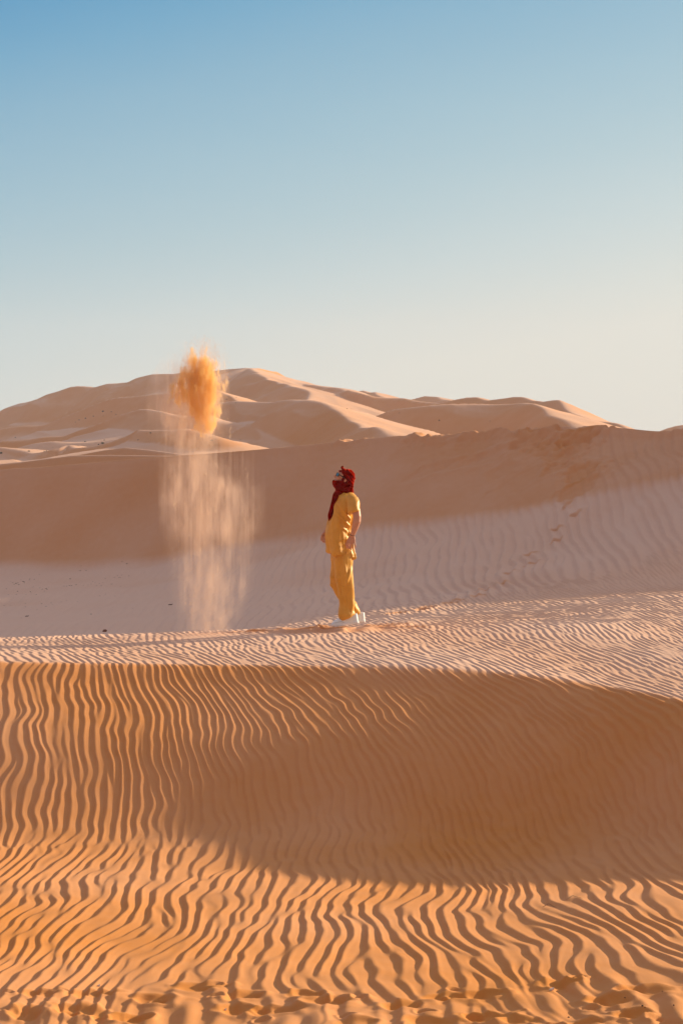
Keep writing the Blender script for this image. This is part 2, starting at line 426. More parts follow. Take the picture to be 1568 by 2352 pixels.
# ------------------------------------------------------------------ far dunes
RIDGES = []
def ridge(pts, slip_h, s1=0.60, s2=0.32, sb=0.28, rnd=0.5, skew=1.1):
    """pts: (X, Y, D) crest points, left to right. near side: slip of height slip_h then apron"""
    P = np.array([list(at(X, Y, D * (1 - skew * (X - 784) / FPX))) for X, Y, D in pts])
    RIDGES.append((P, slip_h, s1, s2, sb, rnd))
def far_height(x, y):
    zz = np.full(x.shape, -1e3)
    for (P, sh, s1, s2, sb, rnd) in RIDGES:
        best = np.full(x.shape, 1e9); zc = np.zeros(x.shape); side = np.zeros(x.shape)
        for a, b in zip(P[:-1], P[1:]):
            dx, dy = b[0] - a[0], b[1] - a[1]
            L2 = dx * dx + dy * dy
            tt = np.clip(((x - a[0]) * dx + (y - a[1]) * dy) / L2, 0, 1)
            px, py = a[0] + tt * dx, a[1] + tt * dy
            d = np.hypot(x - px, y - py)
            cr = dx * (y - py) - dy * (x - px)           # >0: behind (left of direction of travel)
            m = d < best
            best = np.where(m, d, best); zc = np.where(m, a[2] + tt * (b[2] - a[2]), zc); side = np.where(m, cr, side)
        d = np.sqrt(best ** 2 + rnd ** 2) - rnd
        k = sh / s1
        near = np.where(d < k, s1 * d, sh + s2 * (d - k))
        s = side / (np.abs(side) + 1e-6)
        back = sb * d
        w = smooth(-0.35, 0.35, side / (best * 12 + 1e-6))
        v = zc - (near * (1 - w) + back * w)
        zz = np.maximum(zz, v)
    return zz
# skyline and inner ridges, far to near
ridge([(-500, 1010, 560), (-200, 985, 550), (0, 951, 540), (60, 925, 535), (120, 903, 530), (180, 889, 525), (240, 892, 530), (315, 880, 530), (360, 860, 525), (420, 853, 520), (515, 849, 515), (565, 850, 510)], 9)
ridge([(565, 850, 510), (632, 854, 540), (690, 878, 560), (740, 888, 560), (810, 902, 560), (880, 930, 560), (960, 960, 560)], 5)
ridge([(515, 849, 515), (565, 850, 510), (600, 868, 480), (640, 885, 450), (690, 905, 425), (720, 925, 405), (760, 960, 390)], 14)
ridge([(690, 880, 540), (650, 885, 520), (700, 884, 500), (740, 890, 480), (790, 905, 470), (860, 913, 470), (940, 918, 470), (1010, 926, 470), (1090, 940, 470)], 3)
ridge([(780, 920, 640), (812, 904, 640), (838, 900, 640), (870, 907, 620), (905, 925, 600)], 4)
ridge([(930, 925, 620), (970, 916, 620), (1010, 920, 600), (1040, 932, 590)], 4)
ridge([(980, 930, 450), (1030, 924, 450), (1080, 919, 450), (1130, 922, 440), (1180, 935, 430)], 4)
ridge([(1080, 940, 440), (1130, 922, 430), (1160, 914, 425), (1190, 911, 420), (1240, 916, 410), (1300, 939, 395), (1370, 966, 380), (1430, 990, 370)], 6, sb=0.45)
ridge([(860, 960, 330), (900, 946, 330), (960, 940, 330), (1040, 930, 330), (1100, 923, 330), (1180, 929, 325), (1240, 939, 318), (1290, 960, 305), (1335, 985, 295)], 7)
ridge([(430, 955, 300), (480, 940, 300), (540, 930, 300), (600, 924, 295), (675, 922, 285), (700, 930, 275), (760, 941, 265), (820, 960, 250), (930, 997, 230), (1000, 1020, 220)], 3.0, s2=0.24)
ridge([(-200, 1010, 400), (0, 990, 400), (100, 965, 400), (170, 940, 400), (250, 915, 400), (330, 905, 400), (420, 900, 400), (500, 905, 390)], 5, s2=0.24)
ridge([(-200, 1030, 310), (0, 1012, 310), (60, 1016, 308), (130, 1010, 305), (200, 990, 300), (260, 975, 300), (330, 950, 298), (380, 944, 290), (430, 955, 280), (480, 970, 270)], 2.6, s2=0.22)
ridge([(-100, 1050, 230), (0, 1034, 230), (70, 1030, 225), (130, 1016, 222), (150, 1010, 225), (200, 1018, 220), (300, 1004, 220), (370, 994, 215), (430, 985, 210), (500, 1000, 210)], 1.5, s2=0.16)
ridge([(1500, 1000, 700), (1535, 983, 700), (1580, 972, 700), (1700, 950, 700), (1900, 940, 700)], 4)
ridge([(60, 1065, 90), (150, 1050, 88), (240, 1034, 86), (290, 1028, 84), (340, 1033, 82), (440, 1046, 78), (520, 1060, 74)], 1.6, rnd=0.1)
ridge([(-100, 1075, 70), (60, 1060, 70), (170, 1046, 68), (250, 1045, 67), (400, 1047, 64), (480, 1058, 62)], 1.2, rnd=0.1)

def build_far():
    t = np.concatenate([np.linspace(-0.5, -0.17, 60, endpoint=False), np.linspace(-0.17, 0.17, 620, endpoint=False), np.linspace(0.17, 0.75, 90)])
    D = np.concatenate([np.linspace(56, 110, 260, endpoint=False), np.linspace(110, 700, 640, endpoint=False), np.linspace(700, 950, 30)])
    DD = np.repeat(D[:, None], len(t), 1); x = t[None, :] * DD; y = DD
    s = 1.0
    wx = 1.0 * sample(LOW, x * 0.35 + 17, y * 0.2 + 40) + 0.3 * sample(LOW, x * 1.2 + 90, y * 0.9 + 4)
    wy = 2.5 * sample(LOW, x * 0.35 + 217, y * 0.2 + 140) + 0.5 * sample(LOW, x * 1.2 + 30, y * 0.9 + 84)
    f = smooth(90, 200, DD)
    z = far_height(x + wx * f, y + wy * f)
    floor = CAM_Z - 6.5 + 0.010 * np.clip(DD - 100, 0, 300) + 0.9 * f * sample(LOW, x * 0.3, y * 0.15)
    rd = 1 - 2 * np.abs(sample(LOW, x * 0.55 + y * 0.25 + 300, y * 0.16 - x * 0.1 + 20)) / 1.6
    rd2 = 1 - np.abs(sample(LOW, x * 1.3 + y * 0.5 + 100, y * 0.35 - x * 0.2 + 420)) / 1.2
    z = z + f * (0.55 * rd + 0.16 * rd2)
    floor = floor + f * (0.5 * rd + 0.2 * rd2)
    k = 0.5
    z = np.logaddexp(z / k, floor / k) * k
    z -= 0.8 * (1 - smooth(56, 62, DD)) * 3
    nr, nc = z.shape
    co = np.stack([x, y, z], -1).astype(np.float32).reshape(-1)
    me = bpy.data.meshes.new('far_dunes')
    idx = np.arange(nr * nc, dtype=np.int32).reshape(nr, nc)
    quads = np.stack([idx[:-1, :-1], idx[:-1, 1:], idx[1:, 1:], idx[1:, :-1]], -1).reshape(-1, 4)
    me.vertices.add(nr * nc); me.vertices.foreach_set('co', co)
    me.loops.add(quads.size); me.loops.foreach_set('vertex_index', quads.ravel())
    me.polygons.add(len(quads)); me.polygons.foreach_set('loop_start', np.arange(0, quads.size, 4, dtype=np.int32))
    me.polygons.foreach_set('use_smooth', np.ones(len(quads), bool))
    me.update()
    a = me.attributes.new('sand_tone', 'FLOAT', 'POINT')
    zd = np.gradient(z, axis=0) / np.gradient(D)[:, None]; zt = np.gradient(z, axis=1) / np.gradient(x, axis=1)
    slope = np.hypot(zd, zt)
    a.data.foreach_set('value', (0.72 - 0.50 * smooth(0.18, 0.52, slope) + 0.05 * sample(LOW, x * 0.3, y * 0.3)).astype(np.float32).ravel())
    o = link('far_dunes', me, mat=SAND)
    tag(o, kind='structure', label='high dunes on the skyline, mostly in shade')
    return o, t, D, z
FAR, FT, FD, FZ = build_far()
def far_hit(X, Y):
    tt, mm = ray(X, Y)
    j = int(np.clip(np.searchsorted(FT, tt), 0, len(FT) - 1))
    ok = np.nonzero((FZ[:, j] >= CAM_Z + mm * FD) & (FD > 60))[0]
    i = ok[0] if len(ok) else None
    return None if i is None else Vector((tt * FD[i], FD[i], FZ[i, j]))
def near_hit(X, Y):
    tt, mm = ray(X, Y)
    j = int(np.clip(np.searchsorted(GT, tt), 0, len(GT) - 1))
    ok = np.nonzero((GZ[:, j] >= CAM_Z + mm * GD) & (GD > 8))[0]
    i = ok[0] if len(ok) else len(GD) - 1
    return Vector((tt * GD[i], GD[i], GZ[i, j]))
# the desert floor out to the horizon
bm = bmesh.new()
bmesh.ops.create_circle(bm, cap_ends=True, segments=64, radius=1150)
me = bpy.data.meshes.new('desert_plain'); bm.to_mesh(me); bm.free()
o = link('desert_plain', me, mat=SAND); o.location = (0, 0, CAM_Z - 9)
tag(o, kind='structure')

# ------------------------------------------------------------------ mesh tools for the person
def tube(bm, pts, rad, seg=14, flat=1.0, ref=(0, 1, 0), cap=True):
    """closed tube through pts; rad may be r or (r_ref, r_other) per point; ends rounded"""
    P = [Vector(p) for p in pts]
    rings = []
    for i, p in enumerate(P):
        tan = (P[min(i + 1, len(P) - 1)] - P[max(i - 1, 0)]).normalized()
        a = Vector(ref) - tan * tan.dot(Vector(ref)); a.normalize()
        b = tan.cross(a)
        r = rad[i]
        ra, rb = r if isinstance(r, tuple) else (r, r * flat)
        rings.append([bm.verts.new(p + a * ra * math.cos(2*PI*k/seg) + b * rb * math.sin(2*PI*k/seg)) for k in range(seg)])
    for r0, r1 in zip(rings[:-1], rings[1:]):
        for k in range(seg):
            bm.faces.new((r0[k], r0[(k+1) % seg], r1[(k+1) % seg], r1[k]))
    if cap:
        for r, e, q in ((rings[0], P[0], P[1]), (rings[-1], P[-1], P[-2])):
            rr = (r[0].co - e).length * 0.55
            c = bm.verts.new(e + (e - q).normalized() * rr)
            for k in range(seg):
                bm.faces.new((r[k], r[(k+1) % seg], c))
def loft(bm, rings, seg=40, pw=2.2, cap=True):
    """horizontal rings: (z, x_front, x_back, y_centre, y_half[, tilt])"""
    R_ = []
    for r in rings:
        z, xf, xb, yc, hy = r[:5]; tilt = r[5] if len(r) > 5 else 0
        cx, hx = (xf + xb) / 2, (xb - xf) / 2
        row = []
        for k in range(seg):
            a = 2 * PI * k / seg
            ca, sa = math.cos(a), math.sin(a)
            ex = hx * math.copysign(abs(ca) ** (2 / pw), ca); ey = hy * math.copysign(abs(sa) ** (2 / pw), sa)
            row.append(bm.verts.new((cx + ex, yc + ey, z + tilt * ex)))
        R_.append(row)
    for r0, r1 in zip(R_[:-1], R_[1:]):
        for k in range(seg):
            bm.faces.new((r0[k], r0[(k+1) % seg], r1[(k+1) % seg], r1[k]))
    if cap:
        bm.faces.new(R_[0][::-1]); bm.faces.new(R_[-1])
def blob(bm, c, r, rot=(0, 0, 0), sub=3):
    from mathutils import Euler
    g = bmesh.ops.create_icosphere(bm, subdivisions=sub, radius=1)['verts']
    M = Matrix.Translation(c) @ Euler(rot).to_matrix().to_4x4() @ Matrix.Diagonal((r[0], r[1], r[2], 1))
    bmesh.ops.transform(bm, matrix=M, verts=g)
    return g
def resample(rings, n):
    a = np.array([list(r) + [0] * (6 - len(r)) for r in rings], float)
    out = []
    k = np.linspace(0, len(a) - 1, n)
    return [tuple(row) for row in np.stack([interp_smooth(np.arange(len(a)), a[:, j], k) for j in range(6)], 1)]
def fuse(name, bm, voxel, smooth_n=4, mat=None, parent=None, disp=None):
    """one continuous skin round everything in bm"""
    bmesh.ops.recalc_face_normals(bm, faces=bm.faces)
    me = bpy.data.meshes.new('tmp'); bm.to_mesh(me); bm.free()
    o = bpy.data.objects.new('tmp', me); C.objects.link(o)
    md = o.modifiers.new('r', 'REMESH'); md.mode = 'VOXEL'; md.voxel_size = voxel; md.adaptivity = 0
    if smooth_n:
        sm = o.modifiers.new('s', 'SMOOTH'); sm.factor = 0.5; sm.iterations = smooth_n
    dg = bpy.context.evaluated_depsgraph_get()
    m2 = bpy.data.meshes.new_from_object(o.evaluated_get(dg))
    bpy.data.objects.remove(o); bpy.data.meshes.remove(me)
    m2.name = name
    n = len(m2.vertices)
    if disp:
        co = np.empty(n * 3, np.float32); m2.vertices.foreach_get('co', co); co = co.reshape(-1, 3)
        no = np.empty(n * 3, np.float32); m2.vertices.foreach_get('normal', no); no = no.reshape(-1, 3)
        co = disp(co.astype(float), no.astype(float))
        m2.vertices.foreach_set('co', co.astype(np.float32).ravel()); m2.update()
    m2.polygons.foreach_set('use_smooth', np.ones(len(m2.polygons), bool))
    m2.materials.clear()
    return link(name, m2, parent, mat)
def plain(name, bm, mat=None, parent=None, smooth_=True):
    bmesh.ops.recalc_face_normals(bm, faces=bm.faces)
    me = bpy.data.meshes.new(name); bm.to_mesh(me); bm.free()
    if smooth_: me.polygons.foreach_set('use_smooth', np.ones(len(me.polygons), bool))
    return link(name, me, parent, mat)

def cloth_mat(name, col, col2, sheen=0.3, rough=0.85, scale=9, transl=0.0, spec=0.25, stint=None):
    m, n, l, b = new_mat(name)
    tc = n.new('ShaderNodeTexCoord')
    t1 = n.new('ShaderNodeTexNoise'); t1.inputs['Scale'].default_value = scale; t1.inputs['Detail'].default_value = 5
    t2 = n.new('ShaderNodeTexNoise'); t2.inputs['Scale'].default_value = 500
    l.new(tc.outputs['Object'], t1.inputs[0]); l.new(tc.outputs['Object'], t2.inputs[0])
    r = n.new('ShaderNodeValToRGB'); r.color_ramp.elements[0].color = col + (1,); r.color_ramp.elements[1].color = col2 + (1,)
    r.color_ramp.elements[0].position = 0.35; r.color_ramp.elements[1].position = 0.65
    l.new(t1.outputs[0], r.inputs[0]); l.new(r.outputs[0], b.inputs['Base Color'])
    b.inputs['Roughness'].default_value = rough
    b.inputs['Sheen Weight'].default_value = sheen
    b.inputs['Sheen Tint'].default_value = stint or col2 + (1,)
    b.inputs['Sheen Roughness'].default_value = 0.4
    b.inputs['Specular IOR Level'].default_value = spec
    bp = n.new('ShaderNodeBump'); bp.inputs['Strength'].default_value = 0.3; bp.inputs['Distance'].default_value = 0.001
    l.new(t2.outputs[0], bp.inputs['Height']); l.new(bp.outputs[0], b.inputs['Normal'])
    if transl:
        tr = n.new('ShaderNodeBsdfTranslucent'); mx = n.new('ShaderNodeMixShader'); mx.inputs[0].default_value = transl
        l.new(r.outputs[0], tr.inputs[0]); l.new(b.outputs[0], mx.inputs[1]); l.new(tr.outputs[0], mx.inputs[2])
        l.new(mx.outputs[0], n['Material Output'].inputs[0])
    return m
M_YEL = cloth_mat('mustard_cotton', (0.62, 0.31, 0.035), (0.70, 0.37, 0.055), rough=0.48, spec=0.45)
M_SCARF = cloth_mat('red_scarf_cloth', (0.095, 0.0006, 0.0005), (0.20, 0.002, 0.001), spec=0.0, sheen=1.0, stint=(1.0, 0.07, 0.01, 1), scale=30)
M_SKIN, n_, l_, b_ = new_mat('skin')
tn = n_.new('ShaderNodeTexNoise'); tn.inputs['Scale'].default_value = 25
rr = n_.new('ShaderNodeValToRGB'); rr.color_ramp.elements[0].color = (0.50, 0.24, 0.16, 1); rr.color_ramp.elements[1].color = (0.62, 0.34, 0.24, 1)
l_.new(tn.outputs[0], rr.inputs[0]); l_.new(rr.outputs[0], b_.inputs['Base Color'])
b_.inputs['Roughness'].default_value = 0.5; b_.inputs['Subsurface Weight'].default_value = 0.12; b_.inputs['Subsurface Scale'].default_value = 0.01
b_.inputs['Subsurface Radius'].default_value = (1.0, 0.35, 0.2)
def simple_mat(name, col, rough=0.5, metal=0.0, spec=0.5, var=0.06, scale=40):
    m, n, l, b = new_mat(name)
    t = n.new('ShaderNodeTexNoise'); t.inputs['Scale'].default_value = scale
    r = n.new('ShaderNodeValToRGB')
    r.color_ramp.elements[0].color = tuple(c * (1 - var) for c in col) + (1,); r.color_ramp.elements[1].color = tuple(min(1, c * (1 + var)) for c in col) + (1,)
    l.new(t.outputs[0], r.inputs[0]); l.new(r.outputs[0], b.inputs['Base Color'])
    b.inputs['Roughness'].default_value = rough; b.inputs['Metallic'].default_value = metal; b.inputs['Specular IOR Level'].default_value = spec
    return m
M_WHITE = simple_mat('white_leather', (0.76, 0.87, 0.98), 0.45)
M_SOLE = simple_mat('white_rubber', (0.78, 0.86, 0.95), 0.6)
M_DARK = simple_mat('dark_strap', (0.03, 0.025, 0.03), 0.5)
M_LENS = simple_mat('blue_mirror_lens', (0.10, 0.42, 0.75), 0.08, 0.9)

def build_person():
    px = ray(792.3, 1440)[0] * 26.55
    P = empty('person', (px, 26.60, 0))
    gz = ground_z(px - 0.02, 26.5)
    P.location.z = gz + 0.005
    # ---- body: head, neck, trunk, arms with hands, legs: one skin
    bm = bmesh.new()
    from mathutils import Euler
    th = R(24)
    H0 = Vector((-0.002, 0.0, 1.625))
    Rm = Matrix.Rotation(th, 4, 'Y')          # chin up: forward is -x
    def hp(x, y, z): return H0 + Rm @ Vector((x, y, z))
    def hb(c, r, rot=0): blob(bm, hp(*c), r, (0, th + rot, 0))
    hb((0.004, 0, 0.024), (0.084, 0.070, 0.082))
    hb((-0.035, 0, -0.030), (0.056, 0.056, 0.075))
    hb((-0.040, 0, 0.020), (0.052, 0.060, 0.060))
    hb((-0.062, 0, -0.085), (0.028, 0.030, 0.022))          # chin
    hb((-0.084, 0, 0.030), (0.014, 0.045, 0.012))           # brow
    for q in (-1, 1):
        hb((-0.065, q * 0.034, -0.018), (0.026, 0.022, 0.022))   # cheek
        hb((0.010, q * 0.073, -0.010), (0.017, 0.007, 0.030), 0.2)  # ear
        hb((-0.083, q * 0.031, 0.012), (0.010, 0.014, 0.009))     # eye
    tube(bm, [hp(-0.088, 0, 0.022), hp(-0.102, 0, 0.002), hp(-0.118, 0, -0.018), hp(-0.108, 0, -0.028)], [0.007, 0.009, 0.013, 0.010], 10)
    hb((-0.104, 0.010, -0.025), (0.010, 0.008, 0.007)); hb((-0.104, -0.010, -0.025), (0.010, 0.008, 0.007))
    hb((-0.094, 0, -0.050), (0.010, 0.024, 0.006)); hb((-0.092, 0, -0.061), (0.010, 0.021, 0.006))
    tube(bm, [(0.045, 0, 1.42), (0.030, 0, 1.50), (0.020, 0, 1.58)], [0.062, 0.055, 0.058], 16)
    loft(bm, resample([(0.90, -0.11, 0.06, 0, 0.13), (1.02, -0.12, 0.025, 0, 0.12), (1.15, -0.11, 0.04, 0, 0.125), (1.28, -0.08, 0.08, 0, 0.135),
                       (1.38, -0.05, 0.085, 0, 0.14), (1.45, -0.01, 0.065, 0, 0.08)], 24), 32)
    # arms
    tube(bm, [(0.062, -0.135, 1.405), (0.092, -0.190, 1.35), (0.120, -0.235, 1.285), (0.130, -0.262, 1.215), (0.127, -0.262, 1.17), (0.108, -0.245, 1.10), (0.088, -0.215, 1.035), (0.079, -0.198, 1.008)],
         [0.044, 0.046, 0.046, 0.042, 0.044, 0.037, 0.028, 0.0255], 16)
    tube(bm, [(0.040, 0.150, 1.415), (0.030, 0.200, 1.34), (0.010, 0.235, 1.26), (-0.020, 0.255, 1.19), (-0.080, 0.255, 1.13), (-0.150, 0.235, 1.085), (-0.190, 0.222, 1.060)],
         [0.050, 0.050, 0.046, 0.042, 0.038, 0.029, 0.0255], 16)
    # near hand, hanging, back of the hand to the camera
    tube(bm, [(0.079, -0.198, 1.012), (0.076, -0.196, 0.985), (0.074, -0.196, 0.955), (0.073, -0.197, 0.932)],
         [(0.020, 0.026), (0.017, 0.034), (0.015, 0.040), (0.012, 0.038)], 16)
    def finger(k, pts, r):
        tube(bm, pts, [r * 1.08, r, r * 0.96, r * 0.85, r * 0.72], 10)
    finger(0, [(0.042, -0.198, 0.945), (0.034, -0.202, 0.918), (0.034, -0.203, 0.895), (0.040, -0.196, 0.876), (0.046, -0.188, 0.862)], 0.0092)
    finger(1, [(0.062, -0.199, 0.940), (0.059, -0.204, 0.910), (0.059, -0.204, 0.884), (0.063, -0.196, 0.863), (0.068, -0.188, 0.849)], 0.0095)
    finger(2, [(0.083, -0.199, 0.941), (0.084, -0.204, 0.913), (0.086, -0.204, 0.889), (0.089, -0.196, 0.870), (0.091, -0.188, 0.857)], 0.0092)
    finger(3, [(0.102, -0.197, 0.945), (0.107, -0.201, 0.922), (0.111, -0.201, 0.903), (0.113, -0.196, 0.888), (0.113, -0.189, 0.876)], 0.0080)
    tube(bm, [(0.055, -0.192, 0.992), (0.036, -0.186, 0.968), (0.024, -0.182, 0.943), (0.019, -0.180, 0.917), (0.020, -0.179, 0.900)], [0.013, 0.0135, 0.0115, 0.0100, 0.0080], 10)
    # far hand, palm forward, fingers spread down and forward
    tube(bm, [(-0.190, 0.222, 1.060), (-0.206, 0.212, 1.035), (-0.220, 0.202, 1.008), (-0.228, 0.195, 0.985)],
         [(0.020, 0.026), (0.017, 0.033), (0.015, 0.038), (0.012, 0.035)], 16)
    for a, b_, c_ in (((-0.250, 0.185, 0.990), (-0.268, 0.176, 0.962), (-0.264, 0.168, 0.938)), ((-0.238, 0.180, 0.980), (-0.252, 0.168, 0.948), (-0.246, 0.160, 0.918)),
                      ((-0.222, 0.178, 0.975), (-0.230, 0.165, 0.940), (-0.226, 0.158, 0.910)), ((-0.206, 0.180, 0.975), (-0.208, 0.170, 0.945), (-0.204, 0.165, 0.920))):
        a, b_, c_ = Vector(a), Vector(b_), Vector(c_)
        finger(0, [a + (a - b_) * 0.25, a, (a + b_) / 2 + Vector((-0.002, 0, 0)), b_, c_], 0.0090)
    tube(bm, [(-0.212, 0.205, 1.030), (-0.236, 0.190, 1.020), (-0.252, 0.180, 1.000), (-0.262, 0.172, 0.985)], [0.013, 0.012, 0.010, 0.008], 10)
    # legs under the trousers
    tube(bm, [(0.0, -0.09, 0.92), (-0.02, -0.10, 0.70), (-0.03, -0.10, 0.46), (0.02, -0.098, 0.25), (0.066, -0.084, 0.10), (0.03, -0.090, 0.06)], [0.075, 0.065, 0.05, 0.042, 0.028, 0.024], 14)
    tube(bm, [(0.0, 0.09, 0.92), (-0.06, 0.12, 0.70), (-0.09, 0.13, 0.46), (0.0, 0.145, 0.27), (0.125, 0.153, 0.11), (0.09, 0.150, 0.075)], [0.07, 0.055, 0.04, 0.036, 0.028, 0.024], 14)
    fuse('body', bm, 0.0042, 3, M_SKIN, P)

    # ---- tunic
    bm = bmesh.new()
    loft(bm, resample([(0.790, -0.208, 0.120, 0, 0.208, -0.20), (0.84, -0.208, 0.113, 0, 0.203, -0.15), (0.90, -0.204, 0.098, 0, 0.194), (0.97, -0.201, 0.080, 0, 0.188), (1.06, -0.195, 0.064, 0, 0.182), (1.14, -0.178, 0.080, 0, 0.183),
                       (1.21, -0.155, 0.110, 0, 0.187), (1.29, -0.128, 0.140, 0, 0.192), (1.36, -0.112, 0.138, 0, 0.190), (1.42, -0.092, 0.112, 0, 0.170), (1.455, -0.070, 0.085, 0, 0.125), (1.485, -0.045, 0.062, 0, 0.075)], 60), 56, 2.25)
    for q, pts in ((-1, [(0.050, -0.120, 1.425), (0.085, -0.175, 1.390), (0.104, -0.212, 1.325), (0.108, -0.235, 1.262)]), (1, [(0.030, 0.120, 1.425), (0.035, 0.175, 1.39), (0.020, 0.215, 1.325), (0.000, 0.240, 1.262)])):
        tube(bm, pts, [0.058, 0.066, 0.064, 0.068], 24, cap=False)
    bmesh.ops.holes_fill(bm, edges=[e for e in bm.edges if e.is_boundary])
    def tunic_disp(co, no):
        x, y, z = co.T
        ang = np.arctan2(y, x + 0.06)
        low = 1 - smooth(1.0, 1.3, z)
        f1 = sample(LOW, ang * 11 + 3 * np.sin(z * 5), z * 9 + 40)          # long drape folds
        f2 = sample(LOW, ang * 14 + z * 28 + 60, z * 14 - ang * 6)          # slanting creases
        f3 = sample(LOW, ang * 40 + z * 30, z * 55 + 20)
        f1 = 1.9 - 2.2 * np.abs(f1); f2 = 1.4 - 1.6 * np.abs(f2)
        d = 0.0100 * f1 * (0.30 + 0.70 * low) + 0.0095 * f2 + 0.0034 * f3
        # folds pulled towards the armpit and the waist on the near side
        near = 1 - smooth(-0.10, 0.0, y)
        for zz, sl, am in ((1.22, 1.3, 0.009), (1.13, 1.1, 0.010), (1.05, 0.8, 0.008), (0.98, -0.3, 0.006)):
            d += 1.5 * am * near * np.exp(-(((z - zz) - sl * (0.03 - x)) / 0.016) ** 2) * smooth(-0.13, 0.0, x) * (1 - smooth(0.05, 0.10, x))
        # side slit
        slit = np.exp(-((x - 0.008) / 0.006) ** 2) * (1 - smooth(0.93, 0.97, z)) * near
        d -= 0.030 * slit
        # hem edge
        d += 0.003 * np.exp(-((z - 0.825 + 0.18 * (x + 0.045)) / 0.010) ** 2)
        return co + no * d[:, None]
    fuse('tunic', bm, 0.0055, 3, M_YEL, P, tunic_disp)

    # ---- trousers
    bm = bmesh.new()
    loft(bm, resample([(0.74, -0.150, 0.085, 0.005, 0.175), (0.82, -0.155, 0.085, 0, 0.172), (0.92, -0.155, 0.075, 0, 0.165), (1.0, -0.14, 0.06, 0, 0.15)], 16), 40)
    loft(bm, resample([(0.86, -0.130, 0.085, -0.085, 0.090), (0.76, -0.126, 0.076, -0.095, 0.094), (0.68, -0.120, 0.062, -0.100, 0.092), (0.60, -0.116, 0.064, -0.102, 0.090), (0.50, -0.111, 0.071, -0.103, 0.088), (0.42, -0.107, 0.080, -0.104, 0.088),
                       (0.33, -0.096, 0.090, -0.104, 0.088), (0.25, -0.085, 0.100, -0.104, 0.086), (0.19, -0.078, 0.106, -0.104, 0.084), (0.150, -0.072, 0.116, -0.106, 0.080, 0.12), (0.122, -0.055, 0.116, -0.108, 0.070, 0.22), (0.100, -0.040, 0.100, -0.108, 0.056, 0.30)], 60), 40, 2.1)
    loft(bm, resample([(0.86, -0.155, 0.080, 0.085, 0.090), (0.76, -0.158, 0.068, 0.110, 0.090), (0.68, -0.161, 0.055, 0.120, 0.086), (0.60, -0.166, 0.045, 0.128, 0.082), (0.50, -0.176, 0.038, 0.132, 0.078), (0.435, -0.187, 0.036, 0.134, 0.076),
                       (0.38, -0.154, 0.042, 0.136, 0.076), (0.33, -0.132, 0.062, 0.138, 0.076), (0.28, -0.105, 0.095, 0.140, 0.076), (0.22, -0.065, 0.130, 0.140, 0.076), (0.175, -0.035, 0.160, 0.140, 0.072, 0.1), (0.135, 0.00, 0.172, 0.140, 0.060, 0.2), (0.118, 0.04, 0.160, 0.140, 0.045, 0.2)], 60), 40, 2.1)
    def trouser_disp(co, no):
        x, y, z = co.T
        u = x * 8 + y * 3
        f1 = sample(LOW, u * 4.2 + 9 * np.sin(z * 3), z * 8 + 140)
        f2 = sample(LOW, u * 5 - z * 22 + 60, z * 20 + u * 2)
        f3 = sample(LOW, u * 16, z * 60 + 20)
        f1 = 2.1 - 2.0 * np.abs(f1); f2 = 1.7 - 1.6 * np.abs(f2)
        d = 0.0085 * f1 + 0.0075 * f2 + 0.0028 * f3
        d *= 1 - 0.75 * smooth(0.70, 0.80, z)
        cuff = 1 - smooth(0.12, 0.32, z)
        d += cuff * 0.0110 * sample(LOW, u * 3 + 31, z * 48 + x * 22 + 7)
        near = 1 - smooth(-0.12, -0.05, y)
        # creases falling from the seat and across the back of the knee
        for x0, z0, sl, am, hw in ((0.000, 0.62, 0.12, 0.012, 0.13), (0.025, 0.55, -0.25, 0.012, 0.09), (-0.05, 0.55, -0.08, -0.006, 0.2), (-0.045, 0.30, 0.10, -0.008, 0.14), (0.02, 0.27, 0.25, 0.008, 0.10)):
            d += am * near * np.exp(-((x - x0 - sl * (z0 - z)) / 0.012) ** 2 - ((z - z0) / hw) ** 4)
        # seam of the hip pocket
        for (xa, za, xb, zb) in ((-0.035, 0.80, -0.098, 0.50), (-0.098, 0.50, -0.03, 0.455), (-0.03, 0.455, 0.03, 0.47)):
            tt = np.clip(((x - xa) * (xb - xa) + (z - za) * (zb - za)) / ((xb - xa) ** 2 + (zb - za) ** 2), 0, 1)
            dd = np.hypot(x - xa - tt * (xb - xa), z - za - tt * (zb - za))
            d -= 0.005 * near * np.exp(-(dd / 0.004) ** 2)
        return co + no * d[:, None]
    fuse('trousers', bm, 0.005, 2, M_YEL, P, trouser_disp)

    # ---- scarf: head wrap, face wrap, hanging tail
    bm = bmesh.new()
    blob(bm, (0.024, 0, 1.640), (0.083, 0.086, 0.096), (0, 0.15, 0))
    blob(bm, (0.045, 0, 1.600), (0.056, 0.078, 0.085), (0, 0.0, 0))
    blob(bm, (-0.006, 0, 1.690), (0.050, 0.074, 0.048), (0, -0.7, 0))
    blob(bm, (0.005, 0, 1.672), (0.066, 0.083, 0.040), (0, 0.85, 0))
    blob(bm, (-0.056, 0, 1.710), (0.018, 0.050, 0.013), (0, 0.2, 0))
    # rolled edge running from the knot over the ear down to the nape
    for q in (-1, 1):
        tube(bm, [(-0.032, q * 0.012, 1.745), (-0.018, q * 0.050, 1.722), (0.010, q * 0.080, 1.680), (0.040, q * 0.090, 1.630), (0.068, q * 0.078, 1.580), (0.086, q * 0.045, 1.540)],
             [0.013, 0.013, 0.012, 0.012, 0.012, 0.012], 12)
    tube(bm, [(-0.026, 0, 1.730), (-0.032, 0.0, 1.750), (-0.028, 0.0, 1.766)], [0.016, 0.012, 0.009], 10)
    tube(bm, [(0.0, -0.070, 1.655), (0.025, -0.086, 1.625), (0.050, -0.083, 1.585), (0.062, -0.07, 1.55)], [0.010, 0.013, 0.013, 0.010], 10)
